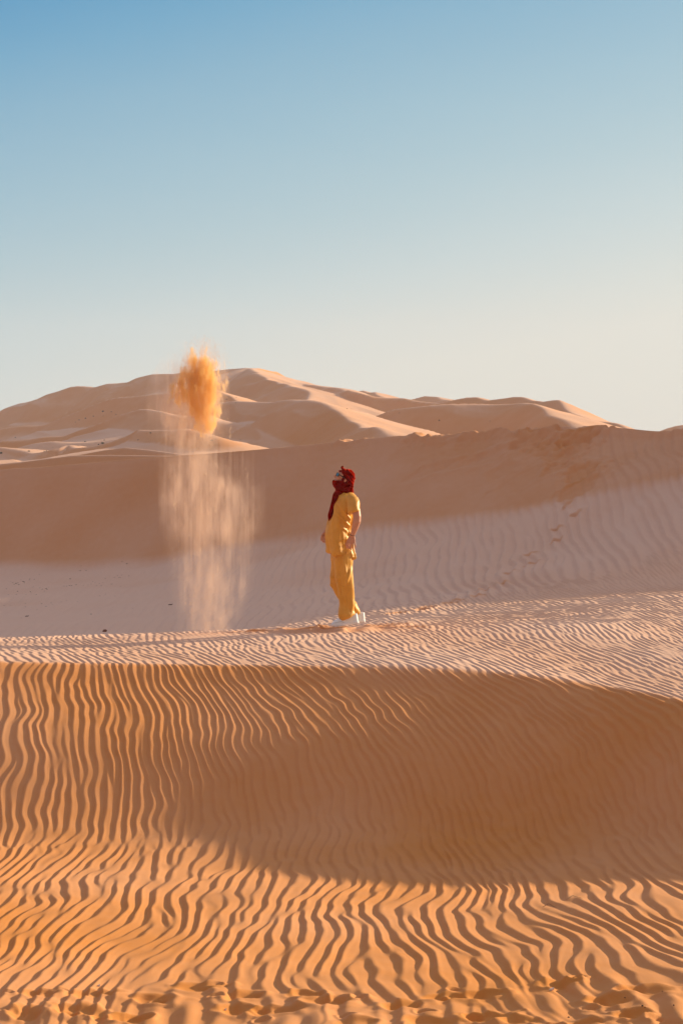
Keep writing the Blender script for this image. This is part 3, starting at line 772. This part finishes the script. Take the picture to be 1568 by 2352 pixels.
    def wrap_disp(co, no):
        x, y, z = co.T
        s_ = (x * 0.85 + z * 0.5)
        d = 0.0026 * np.sin(s_ * 260 + 2.2 * sample(LOW, x * 60, z * 60)) + 0.0022 * sample(LOW, s_ * 160, (z - x) * 40)
        return co + no * d[:, None]
    hw = fuse('head_wrap', bm, 0.0035, 3, M_SCARF, P, wrap_disp)
    bm = bmesh.new()
    loft(bm, resample([(1.445, -0.095, 0.090, 0, 0.098), (1.475, -0.112, 0.092, 0, 0.086), (1.500, -0.104, 0.090, 0, 0.074), (1.520, -0.112, 0.086, 0, 0.070), (1.540, -0.130, 0.082, 0, 0.072), (1.570, -0.139, 0.078, 0, 0.076),
                       (1.595, -0.137, 0.070, 0, 0.079), (1.611, -0.128, 0.060, 0, 0.079)], 40), 44, 2.1)
    for z0, r0 in ((1.482, 0.014), (1.505, 0.013), (1.530, 0.012)):
        tube(bm, [(-0.01, -0.080, z0 - 0.01), (0.035, -0.078, z0), (0.070, -0.055, z0 + 0.012), (0.088, 0.0, z0 + 0.018), (0.070, 0.055, z0 + 0.012), (0.03, 0.078, z0)], [0.008, r0, r0, r0, r0, 0.008], 10)
    def mask_disp(co, no):
        x, y, z = co.T
        ang = np.arctan2(y, x)
        d = 0.0016 * sample(LOW, ang * 8, z * 120 + ang * 6) + 0.003 * np.sin(z * 230 + 3 * sample(LOW, ang * 5, z * 30) + x * 60) * smooth(-0.05, 0.05, x) + 0.0012 * sample(LOW, ang * 20, z * 180)
        return co + no * d[:, None]
    fuse('face_wrap', bm, 0.004, 2, M_SCARF, P, mask_disp)
    bm = bmesh.new()
    tail = [(1.490, -0.118, -0.020, -0.070, 0.030), (1.455, -0.136, -0.034, -0.088, 0.030), (1.390, -0.152, -0.066, -0.092, 0.026), (1.315, -0.174, -0.104, -0.090, 0.024),
            (1.260, -0.190, -0.122, -0.088, 0.022), (1.228, -0.197, -0.131, -0.086, 0.020), (1.197, -0.187, -0.140, -0.086, 0.016), (1.170, -0.176, -0.155, -0.086, 0.010), (1.155, -0.168, -0.162, -0.086, 0.004)]
    loft(bm, resample(tail, 60), 36, 1.7)
    tube(bm, [(-0.163, -0.086, 1.165), (-0.156, -0.088, 1.155), (-0.148, -0.088, 1.150)], [0.004, 0.003, 0.002], 6)
    def tail_disp(co, no):
        x, y, z = co.T
        u = (x + 0.12 + (1.45 - z) * 0.22) / 0.045
        d = 0.0045 * np.sin(u * 4.2 + 1.2 * sample(LOW, z * 20, u)) + 0.0015 * sample(LOW, u * 6, z * 60)
        return co + no * d[:, None]
    fuse('scarf_tail', bm, 0.0035, 1, M_SCARF, P, tail_disp)

    # ---- sunglasses: frame, two lenses
    def lens(q, grow=0.0, thick=0.003, fx=0.0):
        bm = bmesh.new()
        ring = []
        for k in range(24):
            a = 2 * PI * k / 24
            yy = q * 0.034 + (0.028 + grow) * math.copysign(abs(math.cos(a)) ** 0.8, math.cos(a))
            zz = 0.012 + (0.019 + grow) * math.copysign(abs(math.sin(a)) ** 0.8, math.sin(a))
            xx = -0.107 + 7.5 * yy * yy + fx
            ring.append(hp(xx, yy, zz))
        cen = hp(-0.1105 + 7.5 * (0.034) ** 2 + fx, q * 0.034, 0.012)
        v = [bm.verts.new(p) for p in ring]; c = bm.verts.new(cen)
        for k in range(24): bm.faces.new((v[k], v[(k+1) % 24], c))
        return bm, ring
    bmf = bmesh.new()
    g = None
    for q in (-1, 1):
        _, ring = lens(q)
        tube(bmf, ring + [ring[0], ring[1]], [0.0022] * 26, 8, cap=False)
        tube(bmf, [hp(-0.080, q * 0.062, 0.020), hp(-0.066, q * 0.074, 0.018), hp(-0.03, q * 0.079, 0.010), hp(0.012, q * 0.080, 0.006)], [(0.004, 0.002), (0.005, 0.002), (0.005, 0.002), (0.004, 0.002)], 8, ref=(0, 0, 1))
    tube(bmf, [hp(-0.106, -0.008, 0.018), hp(-0.108, 0, 0.020), hp(-0.106, 0.008, 0.018)], [0.002, 0.002, 0.002], 8)
    fr = plain('sunglasses', bmf, M_DARK, P)
    for q in (-1, 1):
        b2, _ = lens(q, 0.0)
        # give the lens its thickness
        geo = bmesh.ops.solidify(b2, geom=b2.faces[:], thickness=0.0015)
        plain('lens', b2, M_LENS, fr)

    # ---- bracelets
    for c, n in (((0.080, -0.198, 1.016), (0.1, -0.1, 0.6)), ((-0.186, 0.224, 1.066), (-0.5, -0.2, -0.5))):
        bm = bmesh.new()
        c = Vector(c); n = Vector(n).normalized(); a = n.orthogonal().normalized(); b = n.cross(a)
        pts = [c + (a * math.cos(k * PI / 9) + b * math.sin(k * PI / 9)) * 0.0315 for k in range(19)]
        tube(bm, pts, [0.0032] * 19, 8, ref=tuple(n), cap=False)
        plain('bracelet', bm, M_DARK, P)

    # ---- shoes
    def shoe(cx, cy, toe_x, pitch, z0, yaw):
        M = Matrix.Translation((toe_x, cy, z0)) @ Matrix.Rotation(yaw, 4, 'Z') @ Matrix.Rotation(pitch, 4, 'Y')
        L = 0.292
        def prof(u):   # half width along the length, u = 0 toe .. 1 heel
            return float(np.interp(u, [0, 0.03, 0.10, 0.25, 0.38, 0.55, 0.72, 0.88, 0.96, 1.0], [0.016, 0.030, 0.043, 0.052, 0.054, 0.046, 0.041, 0.042, 0.035, 0.020]))
        def topz(u):
            return float(np.interp(u, [0, 0.05, 0.15, 0.30, 0.45, 0.58, 0.66, 0.75, 0.88, 1.0], [0.036, 0.060, 0.074, 0.090, 0.114, 0.124, 0.122, 0.115, 0.114, 0.108]))
        bm = bmesh.new(); bs = bmesh.new(); N = 30; seg = 18
        rows = []
        for i in range(N + 1):
            u = i / N; w = prof(u) * 0.97; tz = topz(u); row = []
            for k in range(seg + 1):
                a = PI * k / seg
                lean = float(np.interp(u, [0, 0.4, 0.62, 1], [1.0, 0.90, 0.86, 0.84]))
                yy = -w * math.cos(a) * (1 - (1 - lean) * math.sin(a) ** 1.5)
                row.append(bm.verts.new(M @ Vector((u * L, yy, 0.022 + (tz - 0.022) * math.sin(a) ** 0.8))))
            rows.append(row)
        for r0, r1 in zip(rows[:-1], rows[1:]):
            for k in range(seg): bm.faces.new((r0[k], r0[k+1], r1[k+1], r1[k]))
        bm.faces.new(rows[0]); bm.faces.new(rows[-1][::-1])
        up = plain('shoe', bm, M_WHITE, P)
        lo = []; hi = []
        outline = [(i / N, 1) for i in range(N + 1)] + [(1 - i / N, -1) for i in range(N + 1)]
        levels = [(0.0, 0.000), (0.003, 0.004), (0.003, 0.024), (0.000, 0.028)]
        rs = []
        for gw, z in levels:
            rs.append([bs.verts.new(M @ Vector(((u - 0.5) * (L + 0.006) + 0.5 * L, s_ * (prof(u) + gw), z + 0.010 * max(0, 0.12 - u) / 0.12))) for u, s_ in outline])
        n = len(outline)
        for r0, r1 in zip(rs[:-1], rs[1:]):
            for k in range(n): bs.faces.new((r0[k], r0[(k+1) % n], r1[(k+1) % n], r1[k]))
        bs.faces.new(rs[0][::-1]); bs.faces.new(rs[-1])
        plain('sole', bs, M_SOLE, up)
        bl = bmesh.new()
        for j in range(5):
            u = 0.30 + j * 0.055; tz = topz(u) + 0.001
            tube(bl, [M @ Vector((u * L, -0.022, tz - 0.010)), M @ Vector((u * L + 0.004, 0, tz + 0.001)), M @ Vector((u * L, 0.022, tz - 0.010))], [0.003] * 3, 6, ref=(1, 0, 0))
        plain('laces', bl, M_SOLE, up)
        # the overlay panel on the toe and the side
        bt = bmesh.new()
        for s_ in (-1, 1):
            tube(bt, [M @ Vector((0.05 * L, s_ * prof(0.05) * 0.80, 0.044)), M @ Vector((0.18 * L, s_ * prof(0.18) * 0.90, 0.047)), M @ Vector((0.33 * L, s_ * prof(0.33) * 0.93, 0.050)), M @ Vector((0.46 * L, s_ * prof(0.46) * 1.0, 0.034))], [(0.0025, 0.006)] * 4, 6, ref=(0, 0, 1))
        plain('trim', bt, simple_mat('pale_blue_suede', (0.48, 0.58, 0.70), 0.8), up)
    shoe(0, -0.115, -0.140, -R(8), 0.000, R(9))
    shoe(0, 0.140, -0.070, -R(4), 0.014, R(4))
    tag(P, 'person in mustard tunic and trousers, red headscarf and sunglasses, looking up at the sand cloud', 'person')
    return P
PERSON = build_person()

# ------------------------------------------------------------------ shrubs, plant bits, stones
def needle(bm, a, b, w):
    a, b = Vector(a), Vector(b); d = (b - a).normalized(); u = d.orthogonal().normalized() * w; v = d.cross(u)
    p = [bm.verts.new(a + u), bm.verts.new(a - u * 0.5 + v * 0.87), bm.verts.new(a - u * 0.5 - v * 0.87), bm.verts.new(b)]
    bm.faces.new((p[0], p[1], p[3])); bm.faces.new((p[1], p[2], p[3])); bm.faces.new((p[2], p[0], p[3])); bm.faces.new((p[0], p[2], p[1]))
M_LEAF = simple_mat('shrub_green', (0.035, 0.06, 0.03), 0.8, var=0.5, scale=12)
M_TWIG = simple_mat('dry_plant', (0.055, 0.035, 0.025), 0.9, var=0.4, scale=30)
M_STONE = simple_mat('brown_stone', (0.22, 0.10, 0.06), 0.85, var=0.3, scale=30)
M_SCRAP = simple_mat('white_scrap', (0.75, 0.72, 0.68), 0.6)
RR = random.Random(4)
def shrub_mesh(seed):
    r = random.Random(seed); bm = bmesh.new()
    for i in range(150):
        a = r.uniform(0, 2 * PI); el = r.uniform(0.1, 1.45); L = r.uniform(0.55, 1.0) * (0.5 if r.random() < 0.3 else 1)
        lump = 0.8 + 0.3 * math.sin(a * 3 + seed)
        d = Vector((math.cos(a) * math.cos(el) * lump, math.sin(a) * math.cos(el) * lump, math.sin(el) * 0.72)) * L * 0.5
        needle(bm, d * 0.1, d, 0.018)
        for k in range(3):
            q = d * r.uniform(0.4, 0.95)
            needle(bm, q, q + Vector((r.uniform(-1, 1), r.uniform(-1, 1), r.uniform(-0.3, 1))) * 0.11, 0.03)
    me = bpy.data.meshes.new('desert_shrub'); bm.to_mesh(me); bm.free(); me.materials.append(M_LEAF)
    return me
SHM = [shrub_mesh(k) for k in range(3)]
def put(name, me, p, sc_, label, cat, group=None, sink=0.0):
    o = bpy.data.objects.new(name, me); C.objects.link(o)
    o.location = p - Vector((0, 0, sink)); o.scale = (sc_, sc_, sc_ * RR.uniform(0.8, 1.1)); o.rotation_euler = (0, 0, RR.uniform(0, 6.28))
    tag(o, label, cat, group)
    return o
for X, Y, w in [(36, 1005, 5), (67, 1038, 10), (102, 1037, 5), (107, 1036, 6), (3, 1045, 12), (196, 1015, 8), (240, 1012, 5), (236, 1021, 13), (227, 1025, 5), (318, 1013, 7), (346, 996, 7), (123, 1028, 3), (486, 1016, 10), (477, 1005, 5), (552, 1010, 4)]:
    p = far_hit(X, Y)
    if p is None: continue
    big = w > 12.5
    lb = {36: 'small dark green shrub alone on a slope between the far left dunes', 67: 'flat dark green shrub at far left, lowest but two on the sand flat', 102: 'left one of a tight pair of tiny dark shrubs at far left',
          107: 'right one of a tight pair of tiny dark shrubs at far left', 3: 'dark green shrub cut by the left edge of the picture', 196: 'round dark shrub a little left of the shrub cluster on the sand flat',
          240: 'small dark shrub just above the biggest one in the shrub cluster', 236: 'biggest dark green shrub of the cluster below the left dunes', 227: 'small dark shrub at the lower left of the biggest shrub in the cluster',
          318: 'flat dark green shrub between the shrub cluster and the sand cloud', 346: 'dark shrub nearest to the left side of the sand cloud, higher up the slope', 123: 'tiniest dark speck of a shrub above the tight pair at far left',
          486: 'low dark shrub on the sand just right of the sand cloud', 477: 'small scrub just above the low shrub right of the sand cloud', 552: 'faint tiny shrub farther right of the sand cloud, alone on pale sand'}[X]
    put('desert_shrub', SHM[RR.randrange(3)], p, w / FPX * p.y, lb, 'shrub', 'shrubs dotted over the flat below the far dunes', sink=0.02)
for X, Y, w in [(237, 949, 8), (256, 948, 5), (215, 959, 5), (197, 963, 6), (182, 965, 5), (174, 972, 4), (238, 959, 3), (267, 953, 4), (521, 919, 5), (526, 915, 3), (543, 915, 4), (542, 926, 4), (563, 913, 3), (796, 939, 6), (806, 940, 4), (917, 953, 4), (1008, 972, 6), (1125, 969, 4)]:
    p = far_hit(X, Y)
    if p is None: continue
    put('scrub_tuft', SHM[RR.randrange(3)], p, w / FPX * p.y, {796: 'left one of two scrub tufts in the dip right of the main peak', 806: 'right one of two scrub tufts in the dip right of the main peak', 917: 'tiny scrub tuft alone on the pale slope right of the peak', 1008: 'dark scrub tuft on the shaded face of the wide right dune', 1125: 'faint scrub tuft farther right on the wide right dune face'}.get(X, 'tiny dry scrub tuft on the shaded slope left of the sand cloud' if X < 400 else 'tiny dry scrub tuft on the main peak just right of the sand cloud'), 'shrub', 'scrub tufts left of the sand cloud' if X < 400 else 'scrub tufts right of the sand cloud' if X < 700 else 'scrub tufts on the right far dunes', sink=0.03)
def bit_mesh(seed):
    r = random.Random(seed); bm = bmesh.new()
    for i in range(7):
        a = r.uniform(0, PI); c = Vector((r.uniform(-.3, .3), r.uniform(-.3, .3), r.uniform(0.05, 0.2))); d = Vector((math.cos(a), math.sin(a), r.uniform(-.15, .35))) * r.uniform(0.3, 0.6)
        tube(bm, [c - d, c + Vector((0, 0, r.uniform(0, .1))), c + d], [0.06, 0.09, 0.05], 6)
    me = bpy.data.meshes.new('dry_plant_bit'); bm.to_mesh(me); bm.free(); me.materials.append(M_TWIG)
    return me
def stone_mesh(name, seed, mat, flat=0.65):
    r = random.Random(seed); bm = bmesh.new()
    g = bmesh.ops.create_icosphere(bm, subdivisions=2, radius=0.5)['verts']
    for v in g:
        v.co *= r.uniform(0.78, 1.12); v.co.z *= flat
    me = bpy.data.meshes.new(name); bm.to_mesh(me); bm.free(); me.materials.append(mat)
    return me
BM_ = [bit_mesh(k) for k in range(4)]
for cx, cy, w in [(145,752,3), (160,745,2), (215,735,3), (220,745,2), (270,710,2), (310,715,2), (355,670,1.6), (60,800,2), (80,850,1.6), (160,822,2.6), (150,850,1.5), (235,850,1.6), (275,825,2.2), (280,835,1.8), (300,783,1.5),
                  (330,850,1.8), (380,803,2.2), (415,795,2.4), (425,805,2.4), (375,932,2), (415,957,2), (335,985,1.6), (230,930,1.5), (232,960,1.5), (38,948,2), (92,945,1.6), (630,710,3), (720,637,2.2), (730,597,1.4), (625,770,2.2),
                  (600,775,2.2), (575,775,2), (645,772,2), (685,762,2.4), (893,748,1.6), (870,770,1.4), (910,770,1.8), (945,705,2), (1068,700,2.2), (1080,700,2), (1025,697,1.6), (1095,675,1.8), (1055,680,1.6), (1158,683,1.8), (1095,560,2),
                  (1138,578,2.6), (1080,775,1.6), (1033,863,1.6), (193,1060,1.4), (895,862,1.6), (950,847,1.6), (1190,977,1.4), (775,633,1.8), (925,742,1.6), (835,735,1.6), (855,745,1.4), (1000,757,1.6), (1010,755,1.4), (1295,650,1.4), (1455,980,1.4),
                  (130,760,2), (120,745,1.6), (170,760,2), (190,720,1.6), (100,735,1.4), (265,720,1.5), (400,820,1.6), (440,785,1.5), (360,790,1.5), (460,925,1.5), (475,940,1.4), (600,905,1.5), (550,915,1.4), (700,915,1.4), (750,770,1.4), (790,765,1.4), (820,755,1.4)]:
    X, Y = cx * 0.2563, 1148.2 + cy * 0.2563
    p = near_hit(X, Y)
    put('dry_plant_bit', BM_[RR.randrange(4)], p, w / FPX * p.y * 1.25, 'small dark bit of dry plant on the shaded hollow left of the sand cloud', 'plant debris', 'dry plant bits strewn over the shaded hollow')
for cx, cy, w, nm, lb in [(818, 1025, 4, 'dark_stone', 'dark stone alone on the shaded hollow, nearest the lit crest'), (245, 1048, 8, 'dry_stick', 'thin dry stick lying in the shaded hollow at the left'), (1530, 945, 10, 'dry_stick', 'long dry stick lying in the hollow just left of the sand cloud base')]:
    X, Y = cx * 0.2563, 1148.2 + cy * 0.2563
    p = near_hit(X, Y); L = w / FPX * p.y
    if nm == 'dark_stone':
        put(nm, stone_mesh(nm, 2, M_TWIG), p, L, lb, 'stone')
    else:
        bm = bmesh.new(); tube(bm, [(-L / 2, 0, 0.006), (-L * 0.15, L * 0.03, 0.012), (L * 0.2, 0, 0.010), (L / 2, L * 0.05, 0.02)], [0.005, 0.007, 0.006, 0.003], 6)
        o = plain(nm, bm, M_TWIG); o.location = p; tag(o, lb, 'stick')
p = near_hit(241, 1451.5)
put('small_stone', stone_mesh('small_stone', 5, M_STONE, 0.8), p + Vector((0, 0.02, 0.012)), 0.062, 'small reddish stone on the edge of the lit crest left of the sand cloud', 'stone')
for X, Y, w, lb in [(227, 2268, 7, 'white scrap lying on the trampled sand at the lower left'), (518, 2323, 5, 'tiny white scrap beside a footprint at the bottom, left of centre'), (1266, 2276, 11, 'white shard at the edge of a footprint on the lower right')]:
    p = near_hit(X, Y); bm = bmesh.new(); L = w / FPX * p.y
    ps = [(-.5, -.15), (-.1, -.35), (.5, -.1), (.4, .25), (-.2, .3)]
    lo = [bm.verts.new((a * L, b * L, 0.0 + 0.1 * a * L)) for a, b in ps]; hi = [bm.verts.new((a * L, b * L, 0.012 + 0.35 * a * L)) for a, b in ps]
    bm.faces.new(lo[::-1]); bm.faces.new(hi)
    for k in range(5): bm.faces.new((lo[k], lo[(k+1) % 5], hi[(k+1) % 5], hi[k]))
    o = plain('white_scrap', bm, M_SCRAP, smooth_=False); o.location = p + Vector((0, 0, 0.002)); tag(o, lb, 'scrap')
for X, Y, w in [(1474, 2311, 5), (1434, 2295, 3.5), (1546, 2310, 4), (1305, 2339, 4.5), (1480, 2318, 3), (1520, 2280, 2.5)]:
    p = near_hit(X, Y)
    put('dark_pellet', stone_mesh('dark_pellet', int(X), M_TWIG, 0.8), p + Vector((0, 0, 0.003)), w / FPX * p.y, 'small dark pellet on the trampled sand at the lower right', 'pellet', 'dark pellets on the trampled sand')
for X, Y, L, a, lb in [(1318, 2067, 0.075, 0.5, 'pale bent grass stem on the shaded ripples at the right'), (1261, 2086, 0.05, 0.1, 'short brown grass stem at the edge of the shade, right side')]:
    p = near_hit(X, Y); bm = bmesh.new()
    tube(bm, [(-L, 0, 0.008), (-L * .1, 0.01, 0.03), (L * .6, -0.03, 0.012), (L, -0.02, 0.006)], [0.0018, 0.0025, 0.002, 0.0012], 6)
    o = plain('grass_stem', bm, simple_mat('straw', (0.5, 0.36, 0.2), 0.8) if a > 0.3 else M_STONE); o.location = p; o.rotation_euler = (0, 0, a); tag(o, lb, 'grass stem')

# ------------------------------------------------------------------ the cloud of thrown sand
def build_plume():
    D0 = 26.6
    k = D0 / FPX
    cx0 = ray(465, 1440)[0] * D0
    gz = ground_z(cx0, D0)
    Zt = lambda Y: CAM_Z + ray(784, Y)[1] * D0 - gz              # height above the ground of a photo row
    Xt = lambda X: (X - 465) * k
    # outline of the cloud: photo row, left, right, depth half-width
    prof = [(1448, 395, 555, .20), (1400, 395, 575, .24), (1300, 385, 600, .28), (1200, 365, 615, .32), (1100, 362, 610, .32), (1040, 352, 600, .28), (1000, 340, 545, .24), (940, 335, 528, .24),
            (880, 338, 530, .24), (830, 365, 525, .22), (790, 395, 522, .18), (755, 440, 512, .10)]
    bm = bmesh.new()
    loft(bm, resample([(Zt(Y) , Xt(a), Xt(b), 0, h) for Y, a, b, h in prof], 40), 32, 2.4)
    m = bpy.data.materials.new('airborne_sand'); m.use_nodes = True
    n = m.node_tree.nodes; l = m.node_tree.links; n.clear()
    out = n.new('ShaderNodeOutputMaterial')
    def M(op, a, b=None, c=None, clamp=False):
        q = n.new('ShaderNodeMath'); q.operation = op; q.use_clamp = clamp
        for i, v in enumerate((a, b, c)):
            if v is None: continue
            if isinstance(v, (int, float)): q.inputs[i].default_value = v
            else: l.new(v, q.inputs[i])
        return q.outputs[0]
    tc = n.new('ShaderNodeTexCoord')
    def noise(scale, detail=3, rough=0.5, off=(0, 0, 0)):
        mp = n.new('ShaderNodeMapping'); mp.inputs['Scale'].default_value = scale; mp.inputs['Location'].default_value = off
        t = n.new('ShaderNodeTexNoise'); t.inputs['Scale'].default_value = 1; t.inputs['Detail'].default_value = detail; t.inputs['Roughness'].default_value = rough
        l.new(tc.outputs['Object'], mp.inputs[0]); l.new(mp.outputs[0], t.inputs['Vector'])
        return t.outputs[0]
    sp = n.new('ShaderNodeSeparateXYZ'); l.new(tc.outputs['Object'], sp.inputs[0])
    warp = M('MULTIPLY_ADD', noise((3.5, 1.5, 2.8), 5, 0.62), 0.60, -0.30)
    x = M('ADD', sp.outputs['X'], warp)
    y = sp.outputs['Y']; z = sp.outputs['Z']
    ZMAX = 3.6
    zn = M('DIVIDE', z, ZMAX)
    def ramp(rows):                                             # rows: (photo row, centre X, half width in px, amount)
        r = n.new('ShaderNodeValToRGB'); cr = r.color_ramp; cr.interpolation = 'EASE'
        rows = sorted(rows, key=lambda q: Zt(q[0]))
        while len(cr.elements) < len(rows): cr.elements.new(0.5)
        for e, (Y, c, w, a) in zip(cr.elements, rows):
            e.position = min(1, max(0, Zt(Y) / ZMAX)); e.color = (Xt(c) + 0.5, w * k, a, 1)
        l.new(zn, r.inputs[0])
        s_ = n.new('ShaderNodeSeparateColor'); l.new(r.outputs[0], s_.inputs[0])
        return M('SUBTRACT', s_.outputs[0], 0.5), s_.outputs[1], s_.outputs[2]
    def bell(c, w, depth, p=2.0):
        u = M('POWER', M('ABSOLUTE', M('DIVIDE', M('SUBTRACT', x, c), w)), p)
        v = M('POWER', M('ABSOLUTE', M('DIVIDE', y, M('MULTIPLY', w, depth))), 2.0)
        return M('EXPONENT', M('MULTIPLY', M('ADD', u, v), -1.0))
    # dense clump still falling together
    c1, w1, a1 = ramp([(775, 470, 20, 0.0), (805, 468, 38, 0.65), (835, 466, 52, 1.0), (870, 462, 58, 1.0), (905, 456, 54, 0.92), (940, 466, 42, 0.95), (975, 468, 26, 0.92), (1000, 464, 14, 0.8), (1012, 464, 7, 0.0)])
    g1 = bell(c1, w1, 0.75, 2.6)
    nz = noise((15, 5, 5.0), 8, 0.75, (3, 1, 0))
    clump = M('MULTIPLY', g1, a1)
    clump = M('SUBTRACT', clump, M('MULTIPLY_ADD', nz, 3.4, -1.22), clamp=True)
    # arm of sand trailing down to the left
    c3, w3, a3 = ramp([(860, 430, 14, 0.0), (880, 424, 18, 0.5), (905, 408, 15, 0.55), (930, 398, 10, 0.3), (950, 394, 8, 0.0)])
    arm = M('SUBTRACT', M('MULTIPLY', bell(c3, w3, 1.0), a3), M('MULTIPLY_ADD', nz, 1.1, -0.25), clamp=True)
    # thin curtain of the same sand, its paleness tinted in below
    c2, w2, a2 = ramp([(765, 470, 20, 0.0), (790, 470, 44, 0.22), (850, 440, 76, 0.62), (930, 434, 74, 0.90), (985, 444, 56, 0.95), (1030, 438, 44, 0.50), (1080, 446, 62, 0.50), (1130, 474, 92, 0.52),
                       (1200, 488, 92, 0.42), (1260, 484, 78, 0.30), (1330, 484, 66, 0.36), (1400, 478, 56, 0.42), (1440, 478, 54, 0.45), (1452, 478, 54, 0.35)])
    g2 = bell(c2, w2, 1.0, 3.0)
    st = noise((7.5, 2.2, 2.3), 7, 0.66, (0, 5, 2)); st2 = noise((42, 7, 2.6), 4, 0.65)
    streak = M('MULTIPLY_ADD', M('SUBTRACT', st, 0.41, clamp=True), 8.0, M('MULTIPLY', M('SUBTRACT', st2, 0.38, clamp=True), 1.8))
    curtain = M('MULTIPLY', M('MULTIPLY', g2, a2), streak)
    # thin threads further out
    c4, w4, a4 = ramp([(760, 470, 22, 0.0), (785, 470, 40, 0.25), (840, 430, 75, 0.30), (900, 410, 85, 0.34), (990, 420, 85, 0.22), (1060, 480, 110, 0.3), (1200, 490, 110, 0.3), (1400, 480, 80, 0.22), (1450, 480, 70, 0.1)])
    thr = M('MULTIPLY', M('MULTIPLY', bell(c4, w4, 0.8, 4.0), a4), M('SUBTRACT', noise((26, 5, 0.9), 4, 0.65, (9, 9, 9)), 0.52, clamp=True))
    dens = M('ADD', M('ADD', M('MULTIPLY', clump, 36.0), M('MULTIPLY', arm, 45.0)), M('ADD', M('MULTIPLY', curtain, 2.1), M('MULTIPLY', thr, 22.0)))
    mixf = M('DIVIDE', dens, 14.0, clamp=True)  # dense sand tinted deeper orange, thin sand paler: scattered light put into the colour
    mc = n.new('ShaderNodeMix'); mc.data_type = 'RGBA'; l.new(mixf, mc.inputs[0]); mc.inputs[6].default_value = (0.93, 0.74, 0.64, 1); mc.inputs[7].default_value = (1.0, 0.75, 0.32, 1)
    vol = n.new('ShaderNodeVolumePrincipled')
    l.new(mc.outputs[2], vol.inputs['Color']); l.new(dens, vol.inputs['Density']); vol.inputs['Anisotropy'].default_value = 0.25
    l.new(vol.outputs[0], out.inputs['Volume'])
    m.cycles.volume_step_rate = 0.07
    o = plain('sand_cloud', bm, m)
    o.location = (cx0, D0, gz - 0.01)
    # the coarser grains one can make out inside the dust
    rg = random.Random(8)
    gp = []
    rows = [(775, 470, 36), (805, 468, 44), (835, 466, 46), (870, 460, 50), (905, 452, 52), (940, 458, 44), (980, 460, 34), (1040, 440, 50), (1100, 452, 66), (1180, 480, 80), (1260, 482, 72), (1350, 482, 60), (1445, 478, 54)]
    thr = [(rg.gauss(0, 0.55), rg.gauss(0, 0.45)) for _ in range(90)]
    for i in range(9000):
        u = rg.random()
        Y = 805 + 640 * u if rg.random() < 0.35 else rg.gauss(880, 48)
        if Y < 768: continue
        c = np.interp(Y, [r[0] for r in rows], [r[1] for r in rows]); w = np.interp(Y, [r[0] for r in rows], [r[2] for r in rows])
        a_, b_ = thr[rg.randrange(90)]
        gp.append((Xt(c) + (a_ + rg.gauss(0, 0.10)) * w * k + 0.02 * math.sin(Y * 0.02 + a_ * 9), (b_ + rg.gauss(0, 0.1)) * w * k * 0.8, Zt(Y)))
    tv = np.array([(1, 1, 1), (1, -1, -1), (-1, 1, -1), (-1, -1, 1)], float)
    vs = []; fs = []
    for i, p in enumerate(gp):
        r_ = rg.uniform(0.0009, 0.0022)
        q = np.array(p) + tv * r_ * np.array([1, 1, rg.uniform(1, 1.6)])
        vs += [tuple(v) for v in q]; b4 = i * 4
        fs += [(b4, b4 + 1, b4 + 2), (b4, b4 + 3, b4 + 1), (b4, b4 + 2, b4 + 3), (b4 + 1, b4 + 3, b4 + 2)]
    mg = bpy.data.meshes.new('sand_grains'); mg.from_pydata(vs, [], fs); mg.update()
    og = link('sand_grains', mg, o, simple_mat('grain', (0.72, 0.42, 0.16), 0.8)); og['kind'] = 'stuff'
    tag(o, 'thrown orange sand hanging in the air, dense on top, trailing down as pale dust', 'sand cloud')
    return o
sc.cycles.volume_bounces = 6
PLUME = build_plume()

# ------------------------------------------------------------------ evening haze in the air
bm = bmesh.new()
bmesh.ops.create_cube(bm, size=1, matrix=Matrix.Translation((0, 0, CAM_Z + 22)) @ Matrix.Diagonal((2400, 2400, 64, 1)))
hm = bpy.data.materials.new('evening_haze'); hm.use_nodes = True
hm.node_tree.nodes.clear()
ho = hm.node_tree.nodes.new('ShaderNodeOutputMaterial'); hv = hm.node_tree.nodes.new('ShaderNodeVolumePrincipled')
hv.inputs['Color'].default_value = (0.78, 0.84, 0.95, 1); hv.inputs['Density'].default_value = 0.00028
hm.node_tree.links.new(hv.outputs[0], ho.inputs['Volume'])
haze = plain('haze', bm, hm, smooth_=False)
tag(haze, kind='stuff')
